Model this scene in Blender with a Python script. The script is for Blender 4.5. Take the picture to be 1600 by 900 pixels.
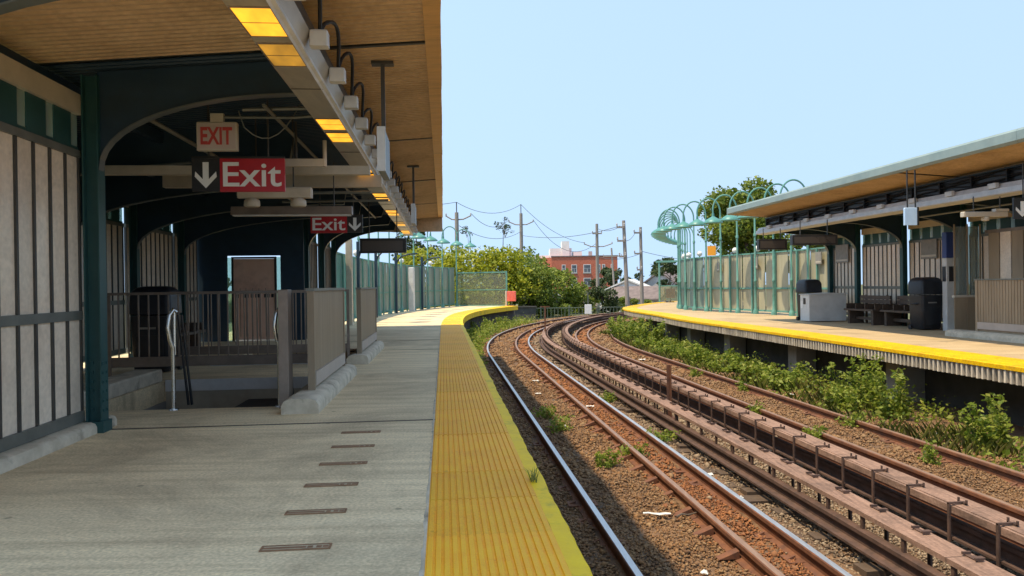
import bpy, bmesh, math, random
import numpy as np
from mathutils import Vector, Matrix

random.seed(7)
rng = np.random.default_rng(7)
scene = bpy.context.scene
for o_ in list(bpy.data.objects):
    bpy.data.objects.remove(o_)
COL = scene.collection
PI = math.pi
R_ = math.radians

# ------------------------------------------------------------------ camera
cam_d = bpy.data.cameras.new('camera')
cam = bpy.data.objects.new('camera', cam_d)
COL.objects.link(cam)
cam_d.sensor_width = 36.0
cam_d.lens = 36.0 * 1170.0 / 1600.0
cam_d.clip_start = 0.05
cam_d.clip_end = 3000.0
_p, _r = R_(-0.2), R_(0.8)
_f = Vector((0, math.cos(_p), math.sin(_p)))
_u = Vector((0, -math.sin(_p), math.cos(_p)))
_x = Vector((1, 0, 0))
_rx = _x * math.cos(_r) - _u * math.sin(_r)
_ux = _x * math.sin(_r) + _u * math.cos(_r)
_m = Matrix((_rx, _ux, -_f)).transposed().to_4x4()
_m.translation = Vector((0, 0, 1.2))
cam.matrix_world = _m
scene.camera = cam

# ------------------------------------------------------------------ sky and sun
SUN_DIR = Vector((1.32, 0.60, -3.5)).normalized()        # the way the light travels
world = bpy.data.worlds.new('World')
scene.world = world
world.use_nodes = True
wn = world.node_tree.nodes
wl = world.node_tree.links
wn.clear()
sky = wn.new('ShaderNodeTexSky')
sky.sky_type = 'NISHITA'
sky.sun_disc = False
sky.sun_elevation = math.asin(-SUN_DIR.z)
sky.sun_rotation = math.atan2(-SUN_DIR.x, -SUN_DIR.y)
sky.altitude = 0.0
sky.air_density = 1.0
sky.dust_density = 0.0
sky.ozone_density = 1.5
bg = wn.new('ShaderNodeBackground')
bg.inputs['Strength'].default_value = 0.15
wo = wn.new('ShaderNodeOutputWorld')
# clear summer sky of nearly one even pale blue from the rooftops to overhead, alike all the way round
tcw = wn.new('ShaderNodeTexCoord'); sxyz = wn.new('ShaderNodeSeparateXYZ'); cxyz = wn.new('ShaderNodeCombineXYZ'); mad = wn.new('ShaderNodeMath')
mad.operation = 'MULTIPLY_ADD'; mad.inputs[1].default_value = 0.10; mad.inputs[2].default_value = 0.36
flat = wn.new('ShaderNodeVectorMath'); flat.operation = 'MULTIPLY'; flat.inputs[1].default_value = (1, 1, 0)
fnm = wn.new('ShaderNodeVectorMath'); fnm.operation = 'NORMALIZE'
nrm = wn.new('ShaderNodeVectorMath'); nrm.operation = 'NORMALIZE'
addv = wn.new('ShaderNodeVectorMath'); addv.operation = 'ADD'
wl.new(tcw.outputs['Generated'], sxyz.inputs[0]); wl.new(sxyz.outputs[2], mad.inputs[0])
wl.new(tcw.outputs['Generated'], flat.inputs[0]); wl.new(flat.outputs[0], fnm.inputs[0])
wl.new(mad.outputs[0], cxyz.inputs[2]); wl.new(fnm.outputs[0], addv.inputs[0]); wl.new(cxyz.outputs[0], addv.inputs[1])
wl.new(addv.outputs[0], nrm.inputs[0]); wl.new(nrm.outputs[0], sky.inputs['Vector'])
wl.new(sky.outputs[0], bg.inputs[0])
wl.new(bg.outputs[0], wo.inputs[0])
sun_d = bpy.data.lights.new('sun', 'SUN')
sun_d.energy = 2.4
sun_d.angle = R_(1.0)
sun_d.color = (1.0, 0.93, 0.82)
sun = bpy.data.objects.new('sun', sun_d)
COL.objects.link(sun)
sun.rotation_euler = SUN_DIR.to_track_quat('-Z', 'Y').to_euler()
scene.view_settings.view_transform = 'Standard'
scene.view_settings.look = 'None'
scene.view_settings.exposure = 1.18
scene.view_settings.use_white_balance = True
scene.view_settings.white_balance_temperature = 8300
scene.view_settings.white_balance_tint = 8
scene.view_settings.gamma = 1.0
scene.view_settings.use_curve_mapping = False
scene.cycles.max_bounces = 8
scene.cycles.diffuse_bounces = 5
scene.cycles.transparent_max_bounces = 12

# ------------------------------------------------------------------ track path: s metres along, o metres to the right of the nearest rail
X0, TH, S0, RAD = 1.38, math.atan(-0.0915), 22.6, 50.0
def base(s):
    if s <= S0:
        return X0 + math.sin(TH) * s, math.cos(TH) * s, TH
    x, y = X0 + math.sin(TH) * S0, math.cos(TH) * S0
    cx, cy = x + RAD * math.cos(TH), y - RAD * math.sin(TH)
    t = TH + (s - S0) / RAD
    return cx - RAD * math.cos(t), cy + RAD * math.sin(t), t
def W(s, o, z=0.0):
    x, y, t = base(s)
    return (x + o * math.cos(t), y - o * math.sin(t), z)
def head(s):
    return -base(s)[2]
def lerp_tab(tab, s):
    if s <= tab[0][0]: return tab[0][1]
    for (a, va), (b, vb) in zip(tab, tab[1:]):
        if s <= b:
            t = (s - a) / (b - a); t = t * t * (3 - 2 * t)
            return va + (vb - va) * t
    return tab[-1][1]
def EL(s): return lerp_tab([(23, -0.77), (40, -1.6), (48, -1.75)], s)
def ER(s): return lerp_tab([(6, 6.36), (18, 6.50), (28, 6.45), (40, 5.15)], s)
def FL(s): return EL(s) - 3.85
def FR(s): return lerp_tab([(24, 10.88), (37, 8.05), (50, 8.0)], s)

# ------------------------------------------------------------------ materials
MATS = {}
def mat(name, c1, c2=None, scale=4.0, rough=0.75, metal=0.0, bump=0.0, stretch=(1, 1, 1), c3=None, c3amt=0.25, c3scale=1.2,
        spec=0.4, objvar=0.0, island=None, transl=0.0, detail=7.0, emis=None, coat=0.0, bscale=None):
    if name in MATS: return MATS[name]
    m = bpy.data.materials.new(name); m.use_nodes = True
    n, l = m.node_tree.nodes, m.node_tree.links
    n.clear()
    out = n.new('ShaderNodeOutputMaterial')
    b = n.new('ShaderNodeBsdfPrincipled')
    b.inputs['Roughness'].default_value = rough
    b.inputs['Metallic'].default_value = metal
    b.inputs['Specular IOR Level'].default_value = spec
    if coat: b.inputs['Coat Weight'].default_value = coat
    l.new(b.outputs[0], out.inputs[0])
    col = None
    geo = n.new('ShaderNodeNewGeometry')
    if c2 is not None:
        mp = n.new('ShaderNodeMapping'); mp.inputs['Scale'].default_value = stretch
        mp.inputs['Rotation'].default_value = (0, 0, TH)
        l.new(geo.outputs['Position'], mp.inputs[0])
        nz = n.new('ShaderNodeTexNoise'); nz.inputs['Scale'].default_value = scale; nz.inputs['Detail'].default_value = detail
        nz.inputs['Roughness'].default_value = 0.62
        l.new(mp.outputs[0], nz.inputs['Vector'])
        rp = n.new('ShaderNodeValToRGB'); rp.color_ramp.elements[0].position = 0.32; rp.color_ramp.elements[1].position = 0.68
        rp.color_ramp.elements[0].color = (*c1, 1); rp.color_ramp.elements[1].color = (*c2, 1)
        l.new(nz.outputs['Fac'], rp.inputs[0]); col = rp.outputs[0]
        if c3 is not None:
            n2 = n.new('ShaderNodeTexNoise'); n2.inputs['Scale'].default_value = c3scale; n2.inputs['Detail'].default_value = 8
            n2.inputs['Roughness'].default_value = 0.7
            l.new(mp.outputs[0], n2.inputs['Vector'])
            r2 = n.new('ShaderNodeValToRGB'); r2.color_ramp.elements[0].position = 0.52; r2.color_ramp.elements[1].position = 0.70
            r2.color_ramp.elements[0].color = (0, 0, 0, 1); r2.color_ramp.elements[1].color = (c3amt, c3amt, c3amt, 1)
            l.new(n2.outputs['Fac'], r2.inputs[0])
            mx = n.new('ShaderNodeMix'); mx.data_type = 'RGBA'
            l.new(r2.outputs[0], mx.inputs[0]); l.new(col, mx.inputs[6]); mx.inputs[7].default_value = (*c3, 1)
            col = mx.outputs[2]
        if bump:
            bp = n.new('ShaderNodeBump'); bp.inputs['Strength'].default_value = bump; bp.inputs['Distance'].default_value = 0.01
            if bscale:
                n3 = n.new('ShaderNodeTexNoise'); n3.inputs['Scale'].default_value = bscale; n3.inputs['Detail'].default_value = 6
                l.new(mp.outputs[0], n3.inputs['Vector']); l.new(n3.outputs['Fac'], bp.inputs['Height'])
            else:
                l.new(nz.outputs['Fac'], bp.inputs['Height'])
            l.new(bp.outputs[0], b.inputs['Normal'])
        # gloss follows the wear
        mr = n.new('ShaderNodeMapRange'); mr.inputs[3].default_value = max(0.05, rough - 0.12); mr.inputs[4].default_value = min(1.0, rough + 0.12)
        l.new(nz.outputs['Fac'], mr.inputs[0]); l.new(mr.outputs[0], b.inputs['Roughness'])
    else:
        rgb = n.new('ShaderNodeRGB'); rgb.outputs[0].default_value = (*c1, 1); col = rgb.outputs[0]
    if island is not None:      # each leaf or stone its own tint
        ri = n.new('ShaderNodeValToRGB'); el = ri.color_ramp.elements
        el[0].color = (*island[0], 1); el[1].color = (*island[-1], 1)
        for k, cc in enumerate(island[1:-1]):
            e = el.new((k + 1) / (len(island) - 1)); e.color = (*cc, 1)
        l.new(geo.outputs['Random Per Island'], ri.inputs[0])
        if c2 is None:
            col = ri.outputs[0]
        else:
            mx = n.new('ShaderNodeMix'); mx.data_type = 'RGBA'; mx.inputs[0].default_value = 0.65
            l.new(col, mx.inputs[6]); l.new(ri.outputs[0], mx.inputs[7]); col = mx.outputs[2]
    if objvar:
        oi = n.new('ShaderNodeObjectInfo')
        mr2 = n.new('ShaderNodeMapRange'); mr2.inputs[3].default_value = 1 - objvar; mr2.inputs[4].default_value = 1 + objvar
        l.new(oi.outputs['Random'], mr2.inputs[0])
        vm = n.new('ShaderNodeVectorMath'); vm.operation = 'SCALE'
        l.new(col, vm.inputs[0]); l.new(mr2.outputs[0], vm.inputs['Scale']); col = vm.outputs[0]
    l.new(col, b.inputs['Base Color'])
    if emis:
        b.inputs['Emission Color'].default_value = (*emis[0], 1); b.inputs['Emission Strength'].default_value = emis[1]
    if transl:
        tr = n.new('ShaderNodeBsdfTranslucent'); l.new(col, tr.inputs[0])
        ms = n.new('ShaderNodeMixShader'); ms.inputs[0].default_value = transl
        l.new(b.outputs[0], ms.inputs[1]); l.new(tr.outputs[0], ms.inputs[2]); l.new(ms.outputs[0], out.inputs[0])
    MATS[name] = m
    return m

def glass(name, tint, rough=0.12, alpha=0.35):
    m = bpy.data.materials.new(name); m.use_nodes = True
    n, l = m.node_tree.nodes, m.node_tree.links
    n.clear(); out = n.new('ShaderNodeOutputMaterial')
    g = n.new('ShaderNodeBsdfGlossy'); g.inputs['Roughness'].default_value = rough
    t = n.new('ShaderNodeBsdfTransparent'); t.inputs[0].default_value = (*tint, 1)
    d = n.new('ShaderNodeBsdfDiffuse'); d.inputs[0].default_value = (*tint, 1)
    a = n.new('ShaderNodeMixShader'); a.inputs[0].default_value = alpha
    l.new(t.outputs[0], a.inputs[1]); l.new(d.outputs[0], a.inputs[2])
    b = n.new('ShaderNodeMixShader'); fr = n.new('ShaderNodeFresnel'); fr.inputs[0].default_value = 1.45
    l.new(fr.outputs[0], b.inputs[0]); l.new(a.outputs[0], b.inputs[1]); l.new(g.outputs[0], b.inputs[2])
    l.new(b.outputs[0], out.inputs[0]); MATS[name] = m
    return m

M_CONC = mat('platform_concrete', (0.60, 0.455, 0.28), (0.95, 0.745, 0.47), scale=1.5, rough=0.8, bump=0.3, stretch=(0.32, 4.6, 1), c3=(0.32, 0.25, 0.17), c3amt=0.5, c3scale=0.75, objvar=0.06, spec=0.3)
def add_grime(m, dark, thr0, thr1, amt, scale, fine=55.0, fv=(0.78, 1.16), gum=0.6):
    """broad walked-in stains, pale patches and small dark gum spots over a material's own colour"""
    n, l = m.node_tree.nodes, m.node_tree.links
    b = next(x for x in n if x.type == 'BSDF_PRINCIPLED'); src = b.inputs['Base Color'].links[0].from_socket
    g = n.new('ShaderNodeNewGeometry')
    n1 = n.new('ShaderNodeTexNoise'); n1.inputs['Scale'].default_value = scale; n1.inputs['Detail'].default_value = 9; n1.inputs['Roughness'].default_value = 0.75; n1.inputs['Distortion'].default_value = 0.6
    l.new(g.outputs['Position'], n1.inputs['Vector'])
    r1 = n.new('ShaderNodeMapRange'); r1.inputs[1].default_value = thr0; r1.inputs[2].default_value = thr1; r1.inputs[3].default_value = 0; r1.inputs[4].default_value = amt
    l.new(n1.outputs['Fac'], r1.inputs[0])
    m1 = n.new('ShaderNodeMix'); m1.data_type = 'RGBA'; l.new(r1.outputs[0], m1.inputs[0]); l.new(src, m1.inputs[6]); m1.inputs[7].default_value = (*dark, 1)
    n2 = n.new('ShaderNodeTexNoise'); n2.inputs['Scale'].default_value = fine; n2.inputs['Detail'].default_value = 3; l.new(g.outputs['Position'], n2.inputs['Vector'])
    r2 = n.new('ShaderNodeMapRange'); r2.inputs[1].default_value = 0.3; r2.inputs[2].default_value = 0.7; r2.inputs[3].default_value = fv[0]; r2.inputs[4].default_value = fv[1]; l.new(n2.outputs['Fac'], r2.inputs[0])
    v = n.new('ShaderNodeTexVoronoi'); v.inputs['Scale'].default_value = 3.1; l.new(g.outputs['Position'], v.inputs['Vector'])
    r3 = n.new('ShaderNodeMapRange'); r3.inputs[1].default_value = 0.045; r3.inputs[2].default_value = 0.075; r3.inputs[3].default_value = gum; r3.inputs[4].default_value = 1.0; l.new(v.outputs['Distance'], r3.inputs[0])
    mu = n.new('ShaderNodeMath'); mu.operation = 'MULTIPLY'; l.new(r2.outputs[0], mu.inputs[0]); l.new(r3.outputs[0], mu.inputs[1])
    sc_ = n.new('ShaderNodeVectorMath'); sc_.operation = 'SCALE'; l.new(m1.outputs[2], sc_.inputs[0]); l.new(mu.outputs[0], sc_.inputs['Scale'])
    l.new(sc_.outputs[0], b.inputs['Base Color'])
add_grime(M_CONC, (0.34, 0.255, 0.16), 0.47, 0.68, 0.7, 0.6)
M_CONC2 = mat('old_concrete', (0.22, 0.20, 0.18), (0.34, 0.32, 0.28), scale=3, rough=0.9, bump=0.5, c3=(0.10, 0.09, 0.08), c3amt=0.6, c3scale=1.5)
M_CURB = mat('curb_concrete', (0.46, 0.39, 0.29), (0.68, 0.59, 0.46), scale=6, rough=0.9, bump=0.8, c3=(0.20, 0.17, 0.13), c3amt=0.8, c3scale=4)
M_TACT = mat('tactile_orange', (0.98, 0.42, 0.012), (1.0, 0.51, 0.03), scale=5, rough=0.6, bump=0.15, c3=(0.80, 0.27, 0.008), c3amt=0.4, c3scale=2.6, objvar=0.09)
add_grime(M_TACT, (0.50, 0.20, 0.02), 0.60, 0.80, 0.35, 1.1, 90.0, (0.90, 1.08), 0.8)
M_EDGE = mat('edge_yellow', (0.88, 0.53, 0.012), (0.98, 0.63, 0.02), scale=7, rough=0.65, bump=0.5, c3=(0.30, 0.24, 0.03), c3amt=0.7, c3scale=3)
M_TACTR = mat('tactile_yellow', (0.68, 0.36, 0.004), (0.80, 0.46, 0.006), scale=5, rough=0.6, bump=0.15, c3=(0.45, 0.18, 0.01), c3amt=0.5, c3scale=2.2, objvar=0.06)
add_grime(M_TACTR, (0.40, 0.17, 0.02), 0.52, 0.72, 0.5, 1.3, 30.0)
M_JOINT = mat('joint_filler', (0.05, 0.04, 0.035), (0.10, 0.08, 0.06), scale=20, rough=0.95)
M_RUST = mat('rusty_rail', (0.11, 0.045, 0.026), (0.22, 0.085, 0.040), scale=9, rough=0.8, bump=0.4, c3=(0.09, 0.05, 0.04), c3amt=0.6, c3scale=4)
M_RUSTD = mat('dark_rust', (0.06, 0.035, 0.026), (0.13, 0.07, 0.05), scale=9, rough=0.8, bump=0.4)
M_RAILTOP = mat('polished_rail_top', (0.52, 0.49, 0.47), (0.68, 0.65, 0.62), scale=14, rough=0.38, metal=0.8, stretch=(4, 0.3, 1))
M_RAILDULL = mat('dull_rail_top', (0.22, 0.13, 0.09), (0.32, 0.20, 0.14), scale=10, rough=0.55, metal=0.2, stretch=(3, 0.4, 1))
M_BALLAST = mat('ballast_dirt', (0.10, 0.055, 0.03), (0.24, 0.13, 0.065), scale=14, rough=0.95, bump=1.0, c3=(0.07, 0.05, 0.04), c3amt=0.8, c3scale=1.1)
M_STONE = mat('ballast_stone', (0.16, 0.08, 0.038), (0.27, 0.14, 0.062), scale=1.2, rough=0.9, c3=(0.11, 0.085, 0.07), c3amt=0.7, c3scale=0.8,
              island=[(0.10, 0.048, 0.024), (0.20, 0.095, 0.040), (0.28, 0.145, 0.060), (0.21, 0.125, 0.070), (0.36, 0.225, 0.115)])
M_STONER = mat('rust_red_stone', (0.20, 0.075, 0.03), (0.32, 0.13, 0.05), scale=2, rough=0.9, island=[(0.13, 0.045, 0.02), (0.26, 0.09, 0.032), (0.36, 0.14, 0.05), (0.22, 0.11, 0.06)])
M_STONEG = mat('grey_brown_stone', (0.16, 0.10, 0.06), (0.28, 0.19, 0.12), scale=2, rough=0.9, island=[(0.10, 0.065, 0.042), (0.21, 0.14, 0.085), (0.30, 0.21, 0.135), (0.40, 0.31, 0.21)])
M_BOARD = mat('weathered_board', (0.20, 0.115, 0.08), (0.34, 0.20, 0.145), scale=5, rough=0.85, bump=0.5, stretch=(9, 0.5, 4), c3=(0.10, 0.06, 0.045), c3amt=0.75, c3scale=1.6, objvar=0.18)
add_grime(M_BOARD, (0.09, 0.055, 0.04), 0.48, 0.70, 0.7, 1.8, 40.0)
M_TIE = mat('old_tie_wood', (0.06, 0.038, 0.026), (0.13, 0.085, 0.055), scale=9, rough=0.95, bump=0.6, stretch=(1, 6, 1))
M_TEAL = mat('teal_paint', (0.014, 0.062, 0.062), (0.022, 0.09, 0.088), scale=3, rough=0.45, c3=(0.03, 0.09, 0.085), c3amt=0.5, c3scale=2)
M_TEALF = mat('fence_teal_paint', (0.08, 0.235, 0.195), (0.12, 0.31, 0.26), scale=5, rough=0.5, c3=(0.20, 0.26, 0.22), c3amt=0.5, c3scale=3)
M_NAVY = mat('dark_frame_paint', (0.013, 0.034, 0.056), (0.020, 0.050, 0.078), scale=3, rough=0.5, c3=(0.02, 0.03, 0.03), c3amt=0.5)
M_PANEL = mat('tan_wall_panel', (0.76, 0.625, 0.49), (0.86, 0.72, 0.575), scale=1.4, rough=0.22, stretch=(1, 1, 0.25), c3=(0.50, 0.40, 0.32), c3amt=0.6, objvar=0.10, spec=0.6)
add_grime(M_PANEL, (0.50, 0.39, 0.30), 0.46, 0.74, 0.5, 1.3, 24.0, (0.90, 1.06), 0.9)
M_BATTEN = mat('dark_batten', (0.045, 0.042, 0.038), (0.075, 0.07, 0.06), scale=6, rough=0.5)
M_FRAME = mat('grey_wall_rail', (0.14, 0.145, 0.125), (0.20, 0.205, 0.18), scale=6, rough=0.45, metal=0.3)
M_LOUV = mat('brown_louver', (0.27, 0.20, 0.13), (0.36, 0.275, 0.185), scale=4, rough=0.5, stretch=(1, 1, 0.2), objvar=0.06)
M_BRONZE = mat('bronze_rail', (0.20, 0.155, 0.125), (0.28, 0.22, 0.18), scale=6, rough=0.45, metal=0.4)
M_SOFFIT = mat('brown_soffit', (0.50, 0.345, 0.205), (0.62, 0.44, 0.275), scale=2.2, rough=0.6, c3=(0.30, 0.18, 0.09), c3amt=0.4, c3scale=1.0)
add_grime(M_SOFFIT, (0.24, 0.15, 0.075), 0.52, 0.72, 0.6, 0.7, 18.0, (0.88, 1.08), 0.95)
M_FASCIA = mat('teal_grey_fascia', (0.20, 0.27, 0.26), (0.26, 0.33, 0.31), scale=3, rough=0.5, c3=(0.16, 0.20, 0.19), c3amt=0.5)
M_ROOF = mat('roof_sheet', (0.16, 0.17, 0.17), (0.24, 0.25, 0.25), scale=2, rough=0.7)
M_ALU = mat('trough_aluminium', (0.40, 0.35, 0.27), (0.55, 0.49, 0.39), scale=4, rough=0.35, metal=0.35, stretch=(3, 0.6, 1), c3=(0.30, 0.26, 0.20), c3amt=0.6)
M_GALV = mat('galvanised_white', (0.50, 0.50, 0.49), (0.66, 0.66, 0.64), scale=5, rough=0.5, metal=0.1)
M_STEEL = mat('stainless_tube', (0.55, 0.55, 0.54), (0.68, 0.68, 0.66), scale=8, rough=0.25, metal=1.0)
M_BLACK = mat('black_plastic', (0.012, 0.013, 0.016), (0.025, 0.027, 0.032), scale=5, rough=0.42)
M_CABLE = mat('black_cable', (0.012, 0.012, 0.013), rough=0.6)
M_LENSB = mat('lit_amber_lens', (0.85, 0.50, 0.12), rough=0.35, emis=((1.0, 0.47, 0.045), 0.62))
M_LENSD = mat('dim_amber_lens', (0.65, 0.42, 0.14), rough=0.35, emis=((1.0, 0.50, 0.06), 0.13))
def uneven_glow(m, lo, hi):
    n, l = m.node_tree.nodes, m.node_tree.links; b = next(x for x in n if x.type == 'BSDF_PRINCIPLED')
    tc = n.new('ShaderNodeTexCoord'); mp = n.new('ShaderNodeMapping'); mp.inputs['Scale'].default_value = (3.0, 1.1, 1)
    nz = n.new('ShaderNodeTexNoise'); nz.inputs['Scale'].default_value = 3.0; nz.inputs['Detail'].default_value = 3
    r = n.new('ShaderNodeMapRange'); r.inputs[1].default_value = 0.3; r.inputs[2].default_value = 0.7; r.inputs[3].default_value = lo; r.inputs[4].default_value = hi
    l.new(tc.outputs['Object'], mp.inputs[0]); l.new(mp.outputs[0], nz.inputs['Vector']); l.new(nz.outputs['Fac'], r.inputs[0]); l.new(r.outputs[0], b.inputs['Emission Strength'])
uneven_glow(M_LENSB, 0.38, 0.72); uneven_glow(M_LENSD, 0.06, 0.24)
M_RED = mat('sign_red', (0.42, 0.012, 0.018), (0.50, 0.018, 0.025), scale=4, rough=0.35)
M_SIGNK = mat('sign_black', (0.014, 0.013, 0.013), (0.03, 0.028, 0.026), scale=4, rough=0.4)
M_WHITE = mat('sign_white', (0.72, 0.71, 0.68), (0.80, 0.79, 0.76), scale=6, rough=0.5)
M_PALE = mat('pale_enamel', (0.46, 0.41, 0.33), (0.56, 0.50, 0.41), scale=6, rough=0.5)
M_EXITW = mat('exit_face', (0.46, 0.36, 0.32), (0.52, 0.42, 0.37), scale=4, rough=0.4)
M_EXITR = mat('exit_letter', (0.50, 0.06, 0.05), rough=0.4)
M_BOX = mat('grey_cabinet', (0.55, 0.555, 0.54), (0.64, 0.645, 0.63), scale=5, rough=0.5, c3=(0.40, 0.40, 0.38), c3amt=0.5, c3scale=2)
M_BENCH = mat('dark_bench_wood', (0.055, 0.035, 0.026), (0.10, 0.065, 0.045), scale=6, rough=0.5, stretch=(5, 0.6, 2))
M_DOOR = mat('door_tan', (0.74, 0.45, 0.33), (0.84, 0.54, 0.41), scale=2, rough=0.5, c3=(0.30, 0.14, 0.09), c3amt=0.5)
M_SIGNG = mat('sign_grey', (0.20, 0.19, 0.17), (0.28, 0.265, 0.24), scale=8, rough=0.5)
M_BLUE = mat('totem_blue', (0.03, 0.06, 0.22), rough=0.4)
M_SCREEN = mat('pale_blue_panel', (0.42, 0.60, 0.80), (0.48, 0.66, 0.85), scale=3, rough=0.25)
M_ORANGE = mat('orange_sheet', (0.75, 0.30, 0.03), rough=0.5)
M_REDBOX = mat('faded_red', (0.62, 0.10, 0.08), (0.72, 0.16, 0.13), scale=7, rough=0.5)
M_BRICK = None
M_LEAFN = mat('weed_leaf', (0.1, 0.16, 0.02), rough=0.55, island=[(0.08, 0.13, 0.018), (0.18, 0.25, 0.03), (0.28, 0.34, 0.045), (0.42, 0.42, 0.10)], transl=0.5)
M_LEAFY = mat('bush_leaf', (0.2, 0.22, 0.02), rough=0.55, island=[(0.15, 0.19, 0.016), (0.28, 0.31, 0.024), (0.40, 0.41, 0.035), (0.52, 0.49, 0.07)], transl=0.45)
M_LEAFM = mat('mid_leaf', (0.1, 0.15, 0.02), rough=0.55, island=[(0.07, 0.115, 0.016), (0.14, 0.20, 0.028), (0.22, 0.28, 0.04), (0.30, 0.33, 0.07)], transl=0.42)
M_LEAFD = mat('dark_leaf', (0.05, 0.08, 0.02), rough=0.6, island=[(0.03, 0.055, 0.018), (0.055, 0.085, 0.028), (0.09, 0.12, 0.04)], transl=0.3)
M_GRASS = mat('dry_grass', (0.14, 0.16, 0.05), rough=0.7, island=[(0.12, 0.17, 0.03), (0.24, 0.28, 0.06), (0.42, 0.36, 0.16)], transl=0.5)
M_BARK = mat('bark', (0.07, 0.05, 0.035), (0.15, 0.11, 0.08), scale=9, rough=0.95, bump=0.8, stretch=(1, 1, 0.3))
M_POLE = mat('pole_wood', (0.23, 0.19, 0.16), (0.36, 0.31, 0.27), scale=5, rough=0.9, stretch=(3, 3, 0.2), c3=(0.15, 0.12, 0.10), c3amt=0.5)
M_WIRE = mat('wire', (0.10, 0.11, 0.12), rough=0.6)
M_EARTH = mat('earth_and_grass', (0.07, 0.085, 0.03), (0.15, 0.14, 0.06), scale=0.5, rough=0.95, c3=(0.12, 0.09, 0.06), c3amt=0.8, c3scale=0.08)
M_HOUSEW = mat('white_house_wall', (0.66, 0.64, 0.60), (0.78, 0.76, 0.72), scale=1, rough=0.8)
M_HOUSEG = mat('grey_house_wall', (0.36, 0.34, 0.33), (0.48, 0.46, 0.44), scale=1, rough=0.85)
M_SHINGLE = mat('roof_shingle', (0.13, 0.10, 0.095), (0.22, 0.17, 0.16), scale=2, rough=0.9)
M_WINDOW = mat('dark_window', (0.05, 0.055, 0.065), (0.14, 0.15, 0.17), scale=0.6, rough=0.15, spec=0.6)
M_WFRAME = mat('window_frame', (0.62, 0.60, 0.57), rough=0.6)
M_GRNFEN = mat('green_grey_fence', (0.10, 0.13, 0.09), (0.17, 0.20, 0.15), scale=5, rough=0.7)
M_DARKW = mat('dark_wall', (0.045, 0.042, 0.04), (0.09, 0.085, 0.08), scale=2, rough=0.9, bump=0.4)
M_PAINTW = mat('drain_frame', (0.24, 0.13, 0.07), (0.38, 0.21, 0.12), scale=12, rough=0.6, metal=0.4)
G_CLEAR = glass('frosted_green_glass', (0.80, 0.97, 0.88), 0.15, 0.28)
G_GREY = glass('smoky_glass', (0.55, 0.62, 0.58), 0.08, 0.25)
G_MESH = glass('wire_mesh_screen', (0.72, 0.76, 0.60), 0.5, 0.12)

def brick_mat():
    m = bpy.data.materials.new('red_brick'); m.use_nodes = True
    n, l = m.node_tree.nodes, m.node_tree.links
    b = n['Principled BSDF']; b.inputs['Roughness'].default_value = 0.9
    tc = n.new('ShaderNodeNewGeometry'); mp = n.new('ShaderNodeMapping'); mp.inputs['Rotation'].default_value = (PI / 2, 0, 0)
    l.new(tc.outputs['Position'], mp.inputs[0])
    bt = n.new('ShaderNodeTexBrick'); bt.inputs['Scale'].default_value = 2.2
    bt.inputs['Color1'].default_value = (0.44, 0.095, 0.052, 1); bt.inputs['Color2'].default_value = (0.55, 0.135, 0.075, 1)
    bt.inputs['Mortar'].default_value = (0.42, 0.24, 0.17, 1); bt.inputs['Mortar Size'].default_value = 0.012
    l.new(mp.outputs[0], bt.inputs['Vector'])
    nz = n.new('ShaderNodeTexNoise'); nz.inputs['Scale'].default_value = 0.25; nz.inputs['Detail'].default_value = 6
    l.new(tc.outputs['Position'], nz.inputs['Vector'])
    mx = n.new('ShaderNodeMix'); mx.data_type = 'RGBA'; mx.blend_type = 'MULTIPLY'; mx.inputs[0].default_value = 0.5
    l.new(bt.outputs[0], mx.inputs[6]); l.new(nz.outputs['Color'], mx.inputs[7])
    mx.inputs[0].default_value = 0.0
    l.new(mx.outputs[2], b.inputs['Base Color'])
    return m
M_BRICK = brick_mat()

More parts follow.
